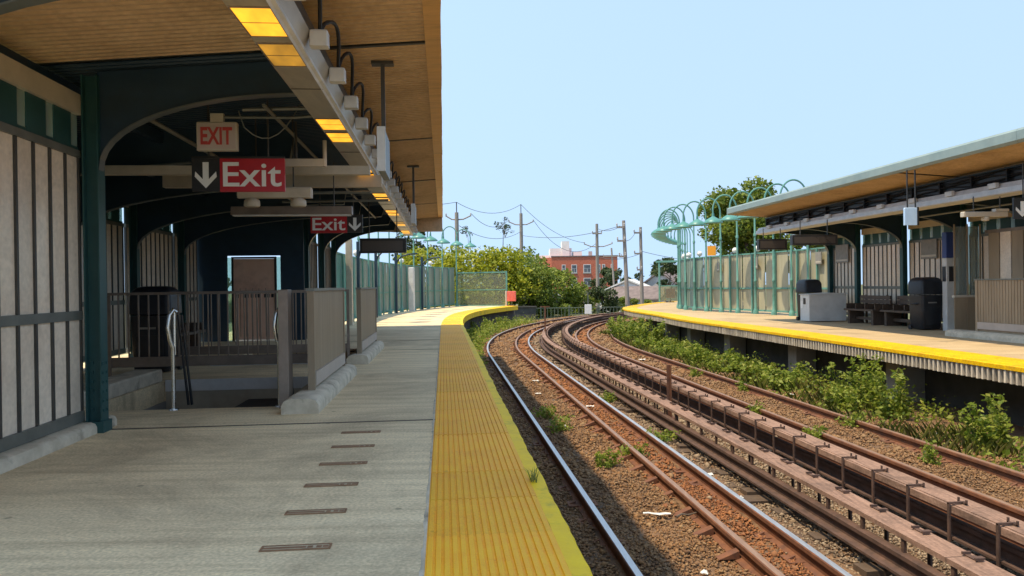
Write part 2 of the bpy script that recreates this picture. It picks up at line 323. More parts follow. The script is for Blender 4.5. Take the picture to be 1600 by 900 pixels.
# ------------------------------------------------------------------ mesh helpers
class MB:
    def __init__(self): self.v, self.f, self.mi = [], [], []
    def add(self, vs, fs, mi=0):
        k = len(self.v); self.v += [tuple(p) for p in vs]
        for q in fs: self.f.append(tuple(i + k for i in q)); self.mi.append(mi)
        return self
    def box(self, x0, x1, y0, y1, z0, z1, mi=0):
        vs = [(x0, y0, z0), (x1, y0, z0), (x1, y1, z0), (x0, y1, z0), (x0, y0, z1), (x1, y0, z1), (x1, y1, z1), (x0, y1, z1)]
        return self.add(vs, [(0, 3, 2, 1), (4, 5, 6, 7), (0, 1, 5, 4), (1, 2, 6, 5), (2, 3, 7, 6), (3, 0, 4, 7)], mi)
    def rbox(self, x0, x1, y0, y1, z0, z1, r=0.02, mi=0):
        """box with its upright edges and top edge rounded off"""
        def ring(i, z):
            a0, a1, b0, b1 = x0 + i, x1 - i, y0 + i, y1 - i; q = r * 0.6
            return [(a0 + q, b0, z), (a1 - q, b0, z), (a1, b0 + q, z), (a1, b1 - q, z), (a1 - q, b1, z), (a0 + q, b1, z), (a0, b1 - q, z), (a0, b0 + q, z)]
        rs = [ring(0, z0), ring(0, z1 - r), ring(r * 0.3, z1 - r * 0.3), ring(r, z1)]
        vs = sum(rs, []); fs = [tuple(range(7, -1, -1)), tuple(range(24, 32))]
        for a in range(3):
            for i in range(8):
                j = (i + 1) % 8; fs.append((a * 8 + i, a * 8 + j, a * 8 + 8 + j, a * 8 + 8 + i))
        return self.add(vs, fs, mi)
    def prism(self, poly, fn0, fn1, mi=0):
        n = len(poly)
        vs = [fn0(p) for p in poly] + [fn1(p) for p in poly]
        fs = [tuple(range(n)), tuple(range(2 * n - 1, n - 1, -1))] + [(i, i + n, (i + 1) % n + n, (i + 1) % n) for i in range(n)]
        return self.add(vs, fs, mi)
    def prism_y(self, poly, y0, y1, mi=0): return self.prism(poly, lambda p: (p[0], y0, p[1]), lambda p: (p[0], y1, p[1]), mi)
    def prism_x(self, poly, x0, x1, mi=0): return self.prism(poly, lambda p: (x0, p[0], p[1]), lambda p: (x1, p[0], p[1]), mi)
    def prism_z(self, poly, z0, z1, mi=0): return self.prism(poly, lambda p: (p[0], p[1], z0), lambda p: (p[0], p[1], z1), mi)
    def tube(self, pts, r, n=8, mi=0, cap=True):
        pts = [Vector(p) for p in pts]
        rs = r if isinstance(r, (list, tuple)) else [r] * len(pts)
        rings = []; ref = None
        for i, p in enumerate(pts):
            t = (pts[min(i + 1, len(pts) - 1)] - pts[max(i - 1, 0)])
            if t.length < 1e-9: t = Vector((0, 0, 1))
            t.normalize()
            if ref is None:
                ref = Vector((0, 0, 1)) if abs(t.z) < 0.9 else Vector((1, 0, 0))
            a = t.cross(ref)
            if a.length < 1e-4: a = t.cross(Vector((0.3, 0.9, 0.1)))
            a.normalize(); b = t.cross(a); ref = a.cross(t)
            rings.append([p + a * rs[i] * math.cos(2 * PI * k / n) + b * rs[i] * math.sin(2 * PI * k / n) for k in range(n)])
        vs = sum(rings, []); fs = []
        for i in range(len(pts) - 1):
            for k in range(n):
                j = (k + 1) % n; fs.append((i * n + k, i * n + j, i * n + n + j, i * n + n + k))
        if cap: fs += [tuple(range(n - 1, -1, -1)), tuple(range((len(pts) - 1) * n, len(pts) * n))]
        return self.add(vs, fs, mi)
    def lathe(self, prof, n=16, c=(0, 0, 0), mi=0):
        vs = []; fs = []
        for (r, z) in prof:
            vs += [(c[0] + r * math.cos(2 * PI * k / n), c[1] + r * math.sin(2 * PI * k / n), c[2] + z) for k in range(n)]
        for i in range(len(prof) - 1):
            for k in range(n):
                j = (k + 1) % n; fs.append((i * n + k, i * n + j, i * n + n + j, i * n + n + k))
        return self.add(vs, fs, mi)
    def sweep(self, prof, slist, mi=0, shift=None, mis=None, closed=True, caps=True):
        """carry an (o, z) outline along the track path"""
        n = len(prof); vs = []; k0 = len(self.v)
        for s in slist:
            d = shift(s) if shift else 0.0
            vs += [W(s, o + d, z) for (o, z) in prof]
        fs, mm = [], []
        for i in range(len(slist) - 1):
            for k in range(n if closed else n - 1):
                j = (k + 1) % n; fs.append((i * n + k, i * n + n + k, i * n + n + j, i * n + j)); mm.append(mis[k] if mis else mi)
        if caps and closed:
            fs += [tuple(range(n)), tuple(range(len(slist) * n - 1, (len(slist) - 1) * n - 1, -1))]; mm += [mi, mi]
        self.v += vs; self.f += [tuple(i + k0 for i in q) for q in fs]; self.mi += mm
        return self

def mesh(mb, name, mats, smooth=False):
    me = bpy.data.meshes.new(name)
    me.from_pydata(mb.v, [], mb.f)
    if not isinstance(mats, (list, tuple)): mats = [mats]
    for m in mats: me.materials.append(m)
    if len(mats) > 1: me.polygons.foreach_set('material_index', mb.mi)
    bm = bmesh.new(); bm.from_mesh(me); bmesh.ops.recalc_face_normals(bm, faces=bm.faces); bm.to_mesh(me); bm.free()
    if smooth:
        me.polygons.foreach_set('use_smooth', [True] * len(me.polygons))
        try: me.set_sharp_from_angle(angle=R_(42))
        except Exception: pass
    me.update()
    return me
def ob(name, data, parent=None, loc=(0, 0, 0), rz=0.0, bevel=0.0):
    o = bpy.data.objects.new(name, data); COL.objects.link(o)
    o.location = loc; o.rotation_euler = (0, 0, rz)
    if parent is not None: o.parent = parent
    if bevel and data is not None:
        bv = o.modifiers.new('bevel', 'BEVEL'); bv.width = bevel; bv.segments = 2; bv.limit_method = 'ANGLE'; bv.angle_limit = R_(40)
    return o
def mk(name, mb, mats, parent=None, loc=(0, 0, 0), rz=0.0, smooth=False, bevel=0.0):
    return ob(name, mesh(mb, name, mats, smooth), parent, loc, rz, bevel)
def tag(o, label=None, cat=None, group=None, kind=None):
    if label: o['label'] = label
    if cat: o['category'] = cat
    if group: o['group'] = group
    if kind: o['kind'] = kind
    return o
def thing(name, label, cat, s=None, o=None, z=0.0, rz=None, group=None, loc=None):
    e = ob(name, None, None, loc if loc is not None else W(s, o, z), (rz if rz is not None else (head(s) if s is not None else 0.0)))
    e.empty_display_size = 0.2
    return tag(e, label, cat, group)
def frange(a, b, step):
    n = max(1, int(math.ceil((b - a) / step - 1e-6)))
    return [a + (b - a) * i / n for i in range(n + 1)]
def box(x0, x1, y0, y1, z0, z1): return MB().box(x0, x1, y0, y1, z0, z1)
ORD = ['first', 'second', 'third', 'fourth', 'fifth', 'sixth', 'seventh', 'eighth', 'ninth', 'tenth', 'eleventh', 'twelfth', 'thirteenth', 'fourteenth', 'fifteenth', 'sixteenth', 'seventeenth', 'eighteenth', 'nineteenth', 'twentieth']

FONT_CACHE = {}
def text_mesh(txt, size, mat_, depth=0.004, bold=0.0):
    cu = bpy.data.curves.new('lettering', 'FONT'); cu.body = txt; cu.size = size; cu.extrude = depth; cu.offset = bold
    cu.align_x = 'CENTER'; cu.align_y = 'CENTER'; cu.resolution_u = 4
    to = bpy.data.objects.new('lettering', cu); COL.objects.link(to)
    dg = bpy.context.evaluated_depsgraph_get(); dg.update()
    me = bpy.data.meshes.new_from_object(to.evaluated_get(dg))
    bpy.data.objects.remove(to); bpy.data.curves.remove(cu)
    me.materials.clear(); me.materials.append(mat_)
    # stand it up: text x -> x, y -> z, facing -y
    for v in me.vertices: v.co = Vector((v.co.x, -v.co.z, v.co.y))
    return me
def arrow_down(w, h, sw):
    """outline of a down arrow in (x, z), centred"""
    return [(-sw / 2, h / 2), (-sw / 2, -h * 0.16), (-w / 2 + sw * 0.1, h * 0.14), (-w / 2, -h * 0.06), (0, -h / 2), (w / 2, -h * 0.06), (w / 2 - sw * 0.1, h * 0.14), (sw / 2, -h * 0.16), (sw / 2, h / 2)]

# leaves as many small bent quads
def leaf_mesh(name, pts, size, mat_, up=0.25, aspect=0.55):
    pts = np.asarray(pts); n = len(pts)
    sz = size * np.clip(rng.lognormal(-0.10, 0.32, n), 0.4, 1.7)
    d = rng.normal(size=(n, 3)); d[:, 2] = d[:, 2] * 0.6 + up; d /= np.linalg.norm(d, axis=1)[:, None]
    q = rng.normal(size=(n, 3)); q -= (q * d).sum(1)[:, None] * d; q /= np.linalg.norm(q, axis=1)[:, None]
    nn = np.cross(d, q)
    a = pts - d * (sz * 0.5)[:, None]; c = pts + d * (sz * 0.5)[:, None]
    w = (sz * aspect * 0.5)[:, None]
    b = pts + q * w + nn * w * 0.35; e = pts - q * w + nn * w * 0.35
    V = np.stack([a, b, c, e], 1).reshape(-1, 3)
    me = bpy.data.meshes.new(name)
    me.vertices.add(4 * n); me.vertices.foreach_set('co', V.astype(np.float32).ravel())
    me.loops.add(4 * n); me.loops.foreach_set('vertex_index', np.arange(4 * n, dtype=np.int32))
    me.polygons.add(n); me.polygons.foreach_set('loop_start', np.arange(0, 4 * n, 4, dtype=np.int32))
    me.materials.append(mat_); me.update(calc_edges=True); me.validate()
    return me
def clump_points(centers, radii, n, shell=0.55):
    centers = np.asarray(centers, float); radii = np.asarray(radii, float)
    if radii.ndim == 1: radii = np.repeat(radii[:, None], 3, 1)
    wts = radii.prod(1) ** (2 / 3); wts /= wts.sum()
    idx = rng.choice(len(centers), n, p=wts)
    d = rng.normal(size=(n, 3)); d /= np.linalg.norm(d, axis=1)[:, None]
    r = shell + (1 - shell) * rng.random(n) ** 0.6
    r *= rng.uniform(0.75, 1.12, n)
    return centers[idx] + d * radii[idx] * r[:, None]
def stones_mesh(name, P, size, mat_):
    n = len(P)
    size_ = size
    octv = np.array([[1, 0, 0], [-1, 0, 0], [0, 1, 0], [0, -1, 0], [0, 0, 1], [0, 0, -1]], float)
    octf = np.array([[0, 2, 4], [2, 1, 4], [1, 3, 4], [3, 0, 4], [2, 0, 5], [1, 2, 5], [3, 1, 5], [0, 3, 5]])
    V = octv[None] * rng.uniform(0.55, 1.25, (n, 6, 1)) + rng.normal(scale=0.22, size=(n, 6, 3))
    V *= (size_ * rng.uniform(0.5, 1.5, (n, 1))[:, :, None]) * np.array([1, 1, 0.62])
    an = rng.uniform(0, 2 * PI, n); ca, sa = np.cos(an), np.sin(an)
    x = V[:, :, 0] * ca[:, None] - V[:, :, 1] * sa[:, None]; y = V[:, :, 0] * sa[:, None] + V[:, :, 1] * ca[:, None]
    V = np.stack([x, y, V[:, :, 2]], 2) + np.asarray(P)[:, None, :]
    Fc = (octf[None] + (np.arange(n) * 6)[:, None, None]).reshape(-1)
    me = bpy.data.meshes.new(name)
    me.vertices.add(6 * n); me.vertices.foreach_set('co', V.astype(np.float32).ravel())
    me.loops.add(24 * n); me.loops.foreach_set('vertex_index', Fc.astype(np.int32))
    me.polygons.add(8 * n); me.polygons.foreach_set('loop_start', np.arange(0, 24 * n, 3, dtype=np.int32))
    me.materials.append(mat_); me.update(calc_edges=True)
    return me
def Wn(S, O, Z):
    return np.array([W(a, b, c) for a, b, c in zip(S, O, Z)])

# ================================================================== THE SETTING
# terrain: an embankment under the line, lower ground around it, out to the horizon
def ground_h(x, y):
    d = max(0.0, abs(x - 3 - max(0, y - 30) * 0.25) - 22.0)
    d2 = max(0.0, y - 62.0)
    return -1.22 - 4.5 * (1 - math.exp(-(d / 14.0) ** 2)) * 1.0 - 3.0 * (1 - math.exp(-(d2 / 30.0) ** 2))
tb = MB()
xs = sorted(set([-900, -500, -300, -200, -140, -100] + list(range(-80, 81, 8)) + [100, 140, 200, 300, 500, 900]))
ys = sorted(set([-300, -150, -80, -50] + list(range(-32, 161, 8)) + [200, 260, 340, 500, 800, 1500, 2500]))
tb.v = [(x, y, ground_h(x, y) - (0.15 * random.random() if abs(x - 3) > 12 or y > 70 else 0)) for y in ys for x in xs]
nx = len(xs)
tb.f = [(j * nx + i, j * nx + i + 1, (j + 1) * nx + i + 1, (j + 1) * nx + i) for j in range(len(ys) - 1) for i in range(nx - 1)]
tb.mi = [0] * len(tb.f)
tag(mk('terrain', tb, M_EARTH, smooth=True), kind='structure')

# ballast bed, gently heaped
bb = MB()
SS = frange(-4, 78, 0.5); OO = frange(-1.9, 7.6, 0.25)
def bed_z(s, o):
    z = -1.035 + 0.018 * math.sin(s * 2.3 + o * 3.1) + 0.012 * math.sin(s * 5.7 - o * 4.3)
    if o > 5.1: z -= 0.05 * min(1, (o - 5.1))
    if 1.65 < o < 3.15: z -= 0.035
    return z
bb.v = [W(s, o, bed_z(s, o)) for s in SS for o in OO]
no = len(OO)
bb.f = [(j * no + i, j * no + i + 1, (j + 1) * no + i + 1, (j + 1) * no + i) for j in range(len(SS) - 1) for i in range(no - 1)]
bb.mi = [0] * len(bb.f)
tag(mk('ballast_bed', bb, M_BALLAST, smooth=True), kind='structure')

def scatter(s0, s1, o0, o1, dens):
    n = int((s1 - s0) * (o1 - o0) * dens)
    return rng.uniform(s0, s1, n), rng.uniform(o0, o1, n)
Ps = []
for (s0, s1, dn, sz) in ((3.2, 8.5, 1900, 0.0155), (8.5, 16.0, 800, 0.022), (16.0, 29.0, 190, 0.040), (29.0, 52.0, 50, 0.07)):
    S, O = scatter(s0, s1, -1.5, 5.9, dn)
    keep = np.ones(len(S), bool)
    for rc in (0.0, 1.0, 1.47, 3.33, 3.83, 4.8):
        keep &= np.abs(O - rc) > 0.07
    S, O = S[keep], O[keep]
    Z = np.array([bed_z(a, b) for a, b in zip(S, O)]) + rng.uniform(0.0, 0.02, len(S))
    Ps.append((S, O, Z, sz * np.where(rng.random(len(S)) < 0.03, 2.0, 1.0)[:, None, None]))
ZONES = [('reddish', 'inside the guard rails', M_STONER), ('grey-brown', 'under the third rails', M_STONEG), ('orange-brown', 'between and beside the rails', M_STONE)]
RANGES = ['on the nearest stretch', 'on the middle stretch', 'where the tracks begin to bend', 'far round the bend']
for k, (S, O, Z, sz) in enumerate(Ps):
    OJ = O + rng.normal(0, 0.10, len(O))
    red = ((OJ > 0.98) & (OJ < 1.56)) | ((OJ > 3.2) & (OJ < 3.9)); gry = (OJ >= 1.56) & (OJ <= 3.2)
    for (cn, wh, mm), sel in zip(ZONES, (red, gry, ~(red | gry))):
        tag(ob('ballast_stones', stones_mesh('ballast_stones', Wn(S[sel], O[sel], Z[sel]), sz[sel], mm)), 'loose %s ballast stones %s %s' % (cn, wh, RANGES[k]), 'ballast', kind='stuff')

# ---------------------------------------------------------------- left platform
lp = MB()
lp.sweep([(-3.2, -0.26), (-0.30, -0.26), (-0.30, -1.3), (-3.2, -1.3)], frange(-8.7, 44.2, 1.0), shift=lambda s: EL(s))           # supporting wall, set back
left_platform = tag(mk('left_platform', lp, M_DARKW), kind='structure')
def slab_mb(s0, s1, fl, fr, z0, z1, step=1.0):
    m = MB(); sl = frange(s0, s1, step if s1 > S0 - 1 else 99)
    for a, s in enumerate(sl):
        m.v += [W(s, fl(s), z0), W(s, fr(s), z0), W(s, fr(s), z1), W(s, fl(s), z1)]
        if a:
            b = (a - 1) * 4
            for k in range(4): m.f.append((b + k, b + 4 + k, b + 4 + (k + 1) % 4, b + (k + 1) % 4)); m.mi.append(0)
    m.f += [(0, 1, 2, 3), tuple(len(m.v) - 4 + k for k in (3, 2, 1, 0))]; m.mi += [0, 0]
    return m
STRIP_L = lambda s: EL(s) - 0.70
k0 = lambda v: (lambda s: v)
G = 0.006
slabs = []
def slab(s0, s1, fl, fr, z1=0.0, parent=left_platform, name='concrete_slab', m_=M_CONC):
    return mk(name, slab_mb(s0 + G, s1 - G, lambda s: fl(s) + 0.0, lambda s: fr(s) - 0.0, -0.26, z1), m_, parent)
slab(-8.7, -0.9, k0(-4.9), STRIP_L); slab(-0.9, 6.9, k0(-4.9), STRIP_L)
# around the two stair openings
slab(6.9, 7.95, k0(-7.4), STRIP_L)
slab(7.95, 10.35, k0(-7.4), k0(-5.05)); slab(7.95, 10.35, k0(-2.84), STRIP_L)
slab(10.35, 12.25, k0(-7.4), STRIP_L)
slab(12.25, 14.56, k0(-7.4), k0(-5.05)); slab(12.25, 14.56, k0(-2.84), STRIP_L)
slab(14.56, 14.95, k0(-7.4), k0(-5.05)); slab(14.56, 16.97, k0(-2.84), STRIP_L); slab(14.95, 16.97, k0(-7.4), k0(-2.852))
slab(16.97, 22.6, k0(-7.4), STRIP_L)
ss_ = frange(22.6, 44.0, 3.1)
for a, b in zip(ss_, ss_[1:]): slab(a, b, lambda s: FL(s) - 0.35, STRIP_L)
# tactile strip: ribbed tiles
def tile_profile(w, nrib, h=0.007, base_z=0.004, bot=-0.05):
    p = [(0.0, bot), (0.0, base_z)]
    pit = w / nrib
    for k in range(nrib):
        a = k * pit
        p += [(a + pit * 0.12, base_z), (a + pit * 0.22, base_z + h), (a + pit * 0.80, base_z + h), (a + pit * 0.90, base_z)]
    p += [(w, base_z), (w, bot)]
    return p
TP = tile_profile(0.605, 16)
TLEN = 0.61
tile_me = None
s = -3.0
while s < 44.0:
    e = min(s + TLEN, 44.0)
    if e < S0 - 0.1:
        if tile_me is None:
            m = MB(); m.prism_y(TP, 0.0015, TLEN - 0.0015); tile_me = mesh(m, 'tactile_tile', M_TACT)
        ob('tactile_tile', tile_me, left_platform, W(s, EL(s) - 0.70, 0), head(s)).location.z = random.uniform(-0.0015, 0.0015)
    else:
        m = MB(); m.sweep(TP if s < 27 else tile_profile(0.605, 8), [s + 0.0015, e - 0.0015], shift=lambda q: EL(q) - 0.70)
        mk('tactile_tile', m, M_TACT, left_platform)
    s = e
# yellow edge board with a chipped outer edge
sl = frange(-3, 44.0, 0.09)
m = MB()
jit = [0.0]
for _ in sl: jit.append(jit[-1] * 0.75 + random.uniform(-0.006, 0.006))
for a, s in enumerate(sl):
    o_in, o_out = EL(s) - 0.094 + jit[a] * 0.4, EL(s) + jit[a]
    m.v += [W(s, o_in, -0.24), W(s, o_out, -0.24), W(s, o_out, -0.012), W(s, o_out - 0.012, 0.0), W(s, o_in, 0.002)]
    if a:
        b = (a - 1) * 5
        for k in range(5): m.f.append((b + k, b + 5 + k, b + 5 + (k + 1) % 5, b + (k + 1) % 5)); m.mi.append(0)
mk('edge_board', m, M_EDGE, left_platform)
# ragged pale bead where the tiles meet the concrete
m = MB(); sl = frange(-3, 22, 0.06); j1 = 0; j2 = 0
for a, s in enumerate(sl):
    j1 = j1 * 0.6 + random.uniform(-0.006, 0.006); hh = 0.003 + random.random() * 0.004
    oo = EL(s) - 0.705
    m.v += [W(s, oo - 0.012 + j1, 0.0005), W(s, oo - 0.004, hh), W(s, oo + 0.008, 0.002)]
    if a:
        b = (a - 1) * 3; m.f += [(b, b + 3, b + 4, b + 1), (b + 1, b + 4, b + 5, b + 2)]; m.mi += [0, 0]
mk('sealant_bead', m, M_CURB, left_platform)
# recessed joint filler between slabs
for s in (-0.9, 6.9, 14.56, 16.97, 22.6):
    m = MB(); m.box(-0.016, 2.5 if s > 7 else 3.45, -0.014, 0.014, -0.02, 0.0035)
    mk('joint_strip', m, M_JOINT, left_platform, W(s, -2.55 - 1.35 if s > 7 else -4.9, 0), head(s))
# slotted drain plates set in the concrete
dm = MB()
dm.box(-0.16, 0.16, -0.035, -0.026, 0, 0.005); dm.box(-0.16, 0.16, 0.026, 0.035, 0, 0.005)
dm.box(-0.16, -0.150, -0.026, 0.026, 0, 0.005); dm.box(0.150, 0.16, -0.026, 0.026, 0, 0.005)
dm.box(-0.149, 0.045, -0.009, 0.009, 0, 0.004)
for cx_ in (0.065, 0.105, 0.135): dm.box(cx_ - 0.012, cx_ + 0.012, -0.012, 0.012, 0, 0.004)
dme = mesh(dm, 'drain_plate', M_PAINTW)
dk = mesh(MB().box(-0.155, 0.155, -0.03, 0.03, 0, 0.0022), 'drain_slot', mat('drain_fill', (0.42, 0.33, 0.22), (0.55, 0.44, 0.30), scale=30, rough=0.9))
for k in range(7):
    s = 3.66 + 0.55 * k - (0.55 if k == 6 else 0) * 0
    if s > 6.6: s = 3.11
    dpl = ob('drain_plate', dme, left_platform, W(s, -2.07, 0.0012), head(s))
    ob('drain_slot', dk, dpl, (0, 0, 0))

M_CONCR = mat('right_platform_concrete', (0.40, 0.29, 0.165), (0.58, 0.43, 0.26), scale=1.5, rough=0.8, bump=0.3, stretch=(0.5, 3.4, 1), c3=(0.25, 0.17, 0.10), c3amt=0.5, c3scale=0.75, objvar=0.06, spec=0.3)
add_grime(M_CONCR, (0.24, 0.17, 0.10), 0.48, 0.68, 0.6, 0.55)
# ---------------------------------------------------------------- right platform
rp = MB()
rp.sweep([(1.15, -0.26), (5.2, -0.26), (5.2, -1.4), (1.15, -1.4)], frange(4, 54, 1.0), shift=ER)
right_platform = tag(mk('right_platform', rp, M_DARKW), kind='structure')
ss_ = [4.0, 7.6, 11.2, 14.8, 18.4, 22.0] + frange(25.0, 54.0, 3.0)
for a, b in zip(ss_, ss_[1:]):
    slab(a, b, lambda s: ER(s) + 0.70, lambda s: ER(s) + 5.0, parent=right_platform, m_=M_CONCR)
s = 4.0
TPR = tile_profile(0.605, 8)
while s < 54:
    e = min(s + TLEN, 54)
    m = MB(); m.sweep(TPR, [s + 0.0015, e - 0.0015], shift=lambda q: ER(q) + 0.094)
    mk('tactile_tile', m, M_TACTR, right_platform)
    s = e
m = MB(); m.sweep([(0, -0.07), (0.0, -0.012), (0.012, 0.0), (0.092, 0.002), (0.092, -0.07)], frange(4, 54, 0.4), shift=ER)
mk('edge_board', m, M_TACTR, right_platform)
# upright fins under the right edge
fin = mesh(MB().box(0.012, 0.075, -0.017, 0.017, -0.255, -0.072), 'edge_fin', mat('fin_wood', (0.48, 0.39, 0.29), (0.66, 0.55, 0.42), scale=6, rough=0.85, objvar=0.25))
s = 8.0
for k in range(260):
    ob('edge_fin', fin, right_platform, W(s, ER(s), random.uniform(-0.006, 0.0)), head(s)); s += 0.112
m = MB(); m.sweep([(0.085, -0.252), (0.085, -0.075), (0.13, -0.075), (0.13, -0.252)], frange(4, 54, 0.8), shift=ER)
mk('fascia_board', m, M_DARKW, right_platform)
# concrete piers under the right edge
for s in (9.2, 13.6, 17.8, 22.0, 26.3, 30.5):
    m = MB(); m.box(0.62, 1.13, -0.22, 0.22, -1.35, -0.262)
    mk('pier', m, M_CONC2, right_platform, W(s, ER(s), 0), head(s), bevel=0.015)
# ================================================================== TRACKS
RP = [(-0.065, -1.05), (0.065, -1.05), (0.065, -1.037), (0.012, -1.022), (0.010, -0.952), (0.034, -0.940), (0.034, -0.908), (0.026, -0.900), (-0.026, -0.900), (-0.034, -0.908), (-0.034, -0.940), (-0.010, -0.952), (-0.012, -1.022), (-0.065, -1.037)]
RMI = [0] * 14; RMI[7] = 1
SL = frange(-3, 21, 8) [:-1] + frange(21, 76, 0.7)
def rail(name, parent, o, web, top):
    m = MB(); m.sweep([(a + o, b) for a, b in RP], SL, mis=RMI)
    me = mesh(m, name, [web, top], smooth=True)
    return ob(name, me, parent)
plate = MB(); plate.box(-0.15, 0.15, -0.09, 0.09, -1.035, -1.024)
plate.prism_y([(-0.14, -1.024), (-0.07, -1.024), (-0.066, -0.995)], -0.012, 0.012); plate.prism_y([(0.14, -1.024), (0.07, -1.024), (0.066, -0.995)], -0.012, 0.012)
plate_me = mesh(plate, 'tie_plate', M_RUST)
brace = MB(); brace.prism_y([(-0.20, -1.03), (-0.03, -1.03), (-0.03, -0.965)], -0.04, 0.04); brace_me = mesh(brace, 'rail_brace', M_RUST)
tie_me = mesh(MB().box(-0.5, 1.97, -0.11, 0.11, -1.16, -1.022), 'tie', M_TIE)
def track(label, o0, guard, tops, side):
    t = thing('railway_track', label, 'railway track', loc=(0, 0, 0), rz=0)
    rail('running_rail', t, o0, M_RUST if side > 0 else M_RUST, tops[0]); rail('running_rail', t, o0 + 1.47, M_RUST, tops[1]); rail('guard_rail', t, guard, M_RUST, tops[2])
    s = 3.0; k = 0
    while s < 36:
        for oo in (o0, o0 + 1.47):
            ob('tie_plate', plate_me, t, W(s, oo, 0), head(s))
        ob('rail_brace', brace_me, t, W(s + 0.1, guard, 0), head(s) + (0 if side > 0 else PI))
        if k % 1 == 0: ob('tie', tie_me, t, W(s, o0, random.uniform(-0.045, -0.022)), head(s))
        s += 0.58; k += 1
    return t
track('rusty railway track beside the left platform with two polished rails', 0.0, 1.0, (M_RAILTOP, M_RAILTOP, M_RAILDULL), 1)
track('rusty railway track beside the right platform with dull brown rails', 3.33, 3.83, (M_RAILDULL, M_RAILDULL, M_RAILDULL), -1)

# third rails under protection boards
def third_rail(label, oc, ob0, ob1, zb, tall, strap_side):
    t = thing('third_rail', label, 'third rail', loc=(0, 0, 0), rz=0)
    m = MB(); m.sweep([(a * 1.1 + oc, b + 0.075) for a, b in RP], SL[:-8], mis=[0] * 14)
    ob('conductor_rail', mesh(m, 'conductor_rail', [M_RUSTD], smooth=True), t)
    m = MB(); m.sweep([(oc - 0.13, -0.945), (oc - 0.10, -0.945), (oc - 0.10, -0.925), (oc - 0.13, -0.925)], SL[:-8]); mk('power_cable', m, M_RUSTD, t)
    # planks end to end
    s = 2.0; L = 2.9
    while s < 46:
        e = min(s + L, 46)
        m = MB(); m.sweep([(ob0, zb), (ob0, zb + 0.038), (ob1, zb + 0.042 + 0.0), (ob1, zb)], frange(s + 0.004, e - 0.004, 0.8 if e > S0 else 9))
        mk('protection_board', m, M_BOARD, t)
        if tall:
            m = MB(); m.sweep([(ob0 - 0.030, zb - 0.025), (ob0 - 0.030, zb + 0.032), (ob0 - 0.003, zb + 0.032), (ob0 - 0.003, zb - 0.025)], frange(s + 0.004, e - 0.004, 0.8 if e > S0 else 9))
            mk('side_board', m, M_BOARD, t)
        s = e
    st = MB()
    x_ = ob0 - (0.036 if tall else 0.004)
    w_ = ob1 - ob0
    st.box(x_ - 0.016, x_ - 0.002, -0.014, 0.014, -1.0, zb + 0.055)                 # strap
    st.box(x_ - 0.016, x_ + w_ * 0.62, -0.010, 0.010, zb + 0.047, zb + 0.062)       # arm across the board
    st.box(x_ + w_ * 0.50, x_ + w_ * 0.56, -0.055, 0.055, zb + 0.046, zb + 0.058)   # cross bar
    st.box(x_ + w_ * 0.50, x_ + w_ * 0.56, -0.055, -0.040, zb + 0.046, zb + 0.085)
    st.box(x_ + w_ * 0.50, x_ + w_ * 0.56, 0.040, 0.055, zb + 0.046, zb + 0.085)
    if not tall:
        st = MB()
        st.box(ob1 - 0.075, ob1 - 0.035, -0.07, 0.07, zb + 0.044, zb + 0.050)
        st.box(ob1 - 0.09, ob1 - 0.03, -0.07, -0.055, zb + 0.050, zb + 0.068); st.box(ob1 - 0.09, ob1 - 0.03, 0.055, 0.07, zb + 0.050, zb + 0.068)
        st.box(ob1 + 0.002, ob1 + 0.018, -0.02, 0.02, -1.02, zb + 0.05); st.box(ob1 - 0.036, ob1 + 0.0025, -0.02, 0.02, zb + 0.0441, zb + 0.0499)
        st2 = MB().box(ob0 + 0.01, ob0 + 0.035, -0.016, 0.016, -0.86, zb - 0.002); st2m = mesh(st2, 'board_post', M_RUSTD)
    stm = mesh(st, 'bracket', M_RUSTD)
    ins = MB(); ins.lathe([(0.0, -0.975), (0.055, -0.975), (0.055, -1.0), (0.035, -1.01), (0.06, -1.03), (0.07, -1.06)], 10); ins_me = mesh(ins, 'insulator', M_CONC2)
    te = mesh(MB().box(-0.20, 0.16, -0.09, 0.09, -1.15, -1.018), 'tie_end', M_TIE)
    s = 3.2
    while s < 40:
        ob('bracket', stm, t, W(s, 0.0, 0.0), head(s))
        if not tall: ob('board_post', st2m, t, W(s, 0.0, 0.0), head(s))
        s += 0.55
    s = 3.4
    while s < 34:
        ob('insulator', ins_me, t, W(s, oc, 0), head(s)); ob('tie_end', te, t, W(s, oc, random.uniform(-0.01, 0.0)), head(s) + random.uniform(-0.03, 0.03)); s += 0.75
    return t
third_rail('third rail under a brown plank beside the left track, nearer the left platform', 2.00, 1.985, 2.20, -0.72, False, -1)
third_rail('third rail under a boxed plank cover with steel straps beside the right track', 2.90, 2.80, 3.01, -0.70, True, 1)
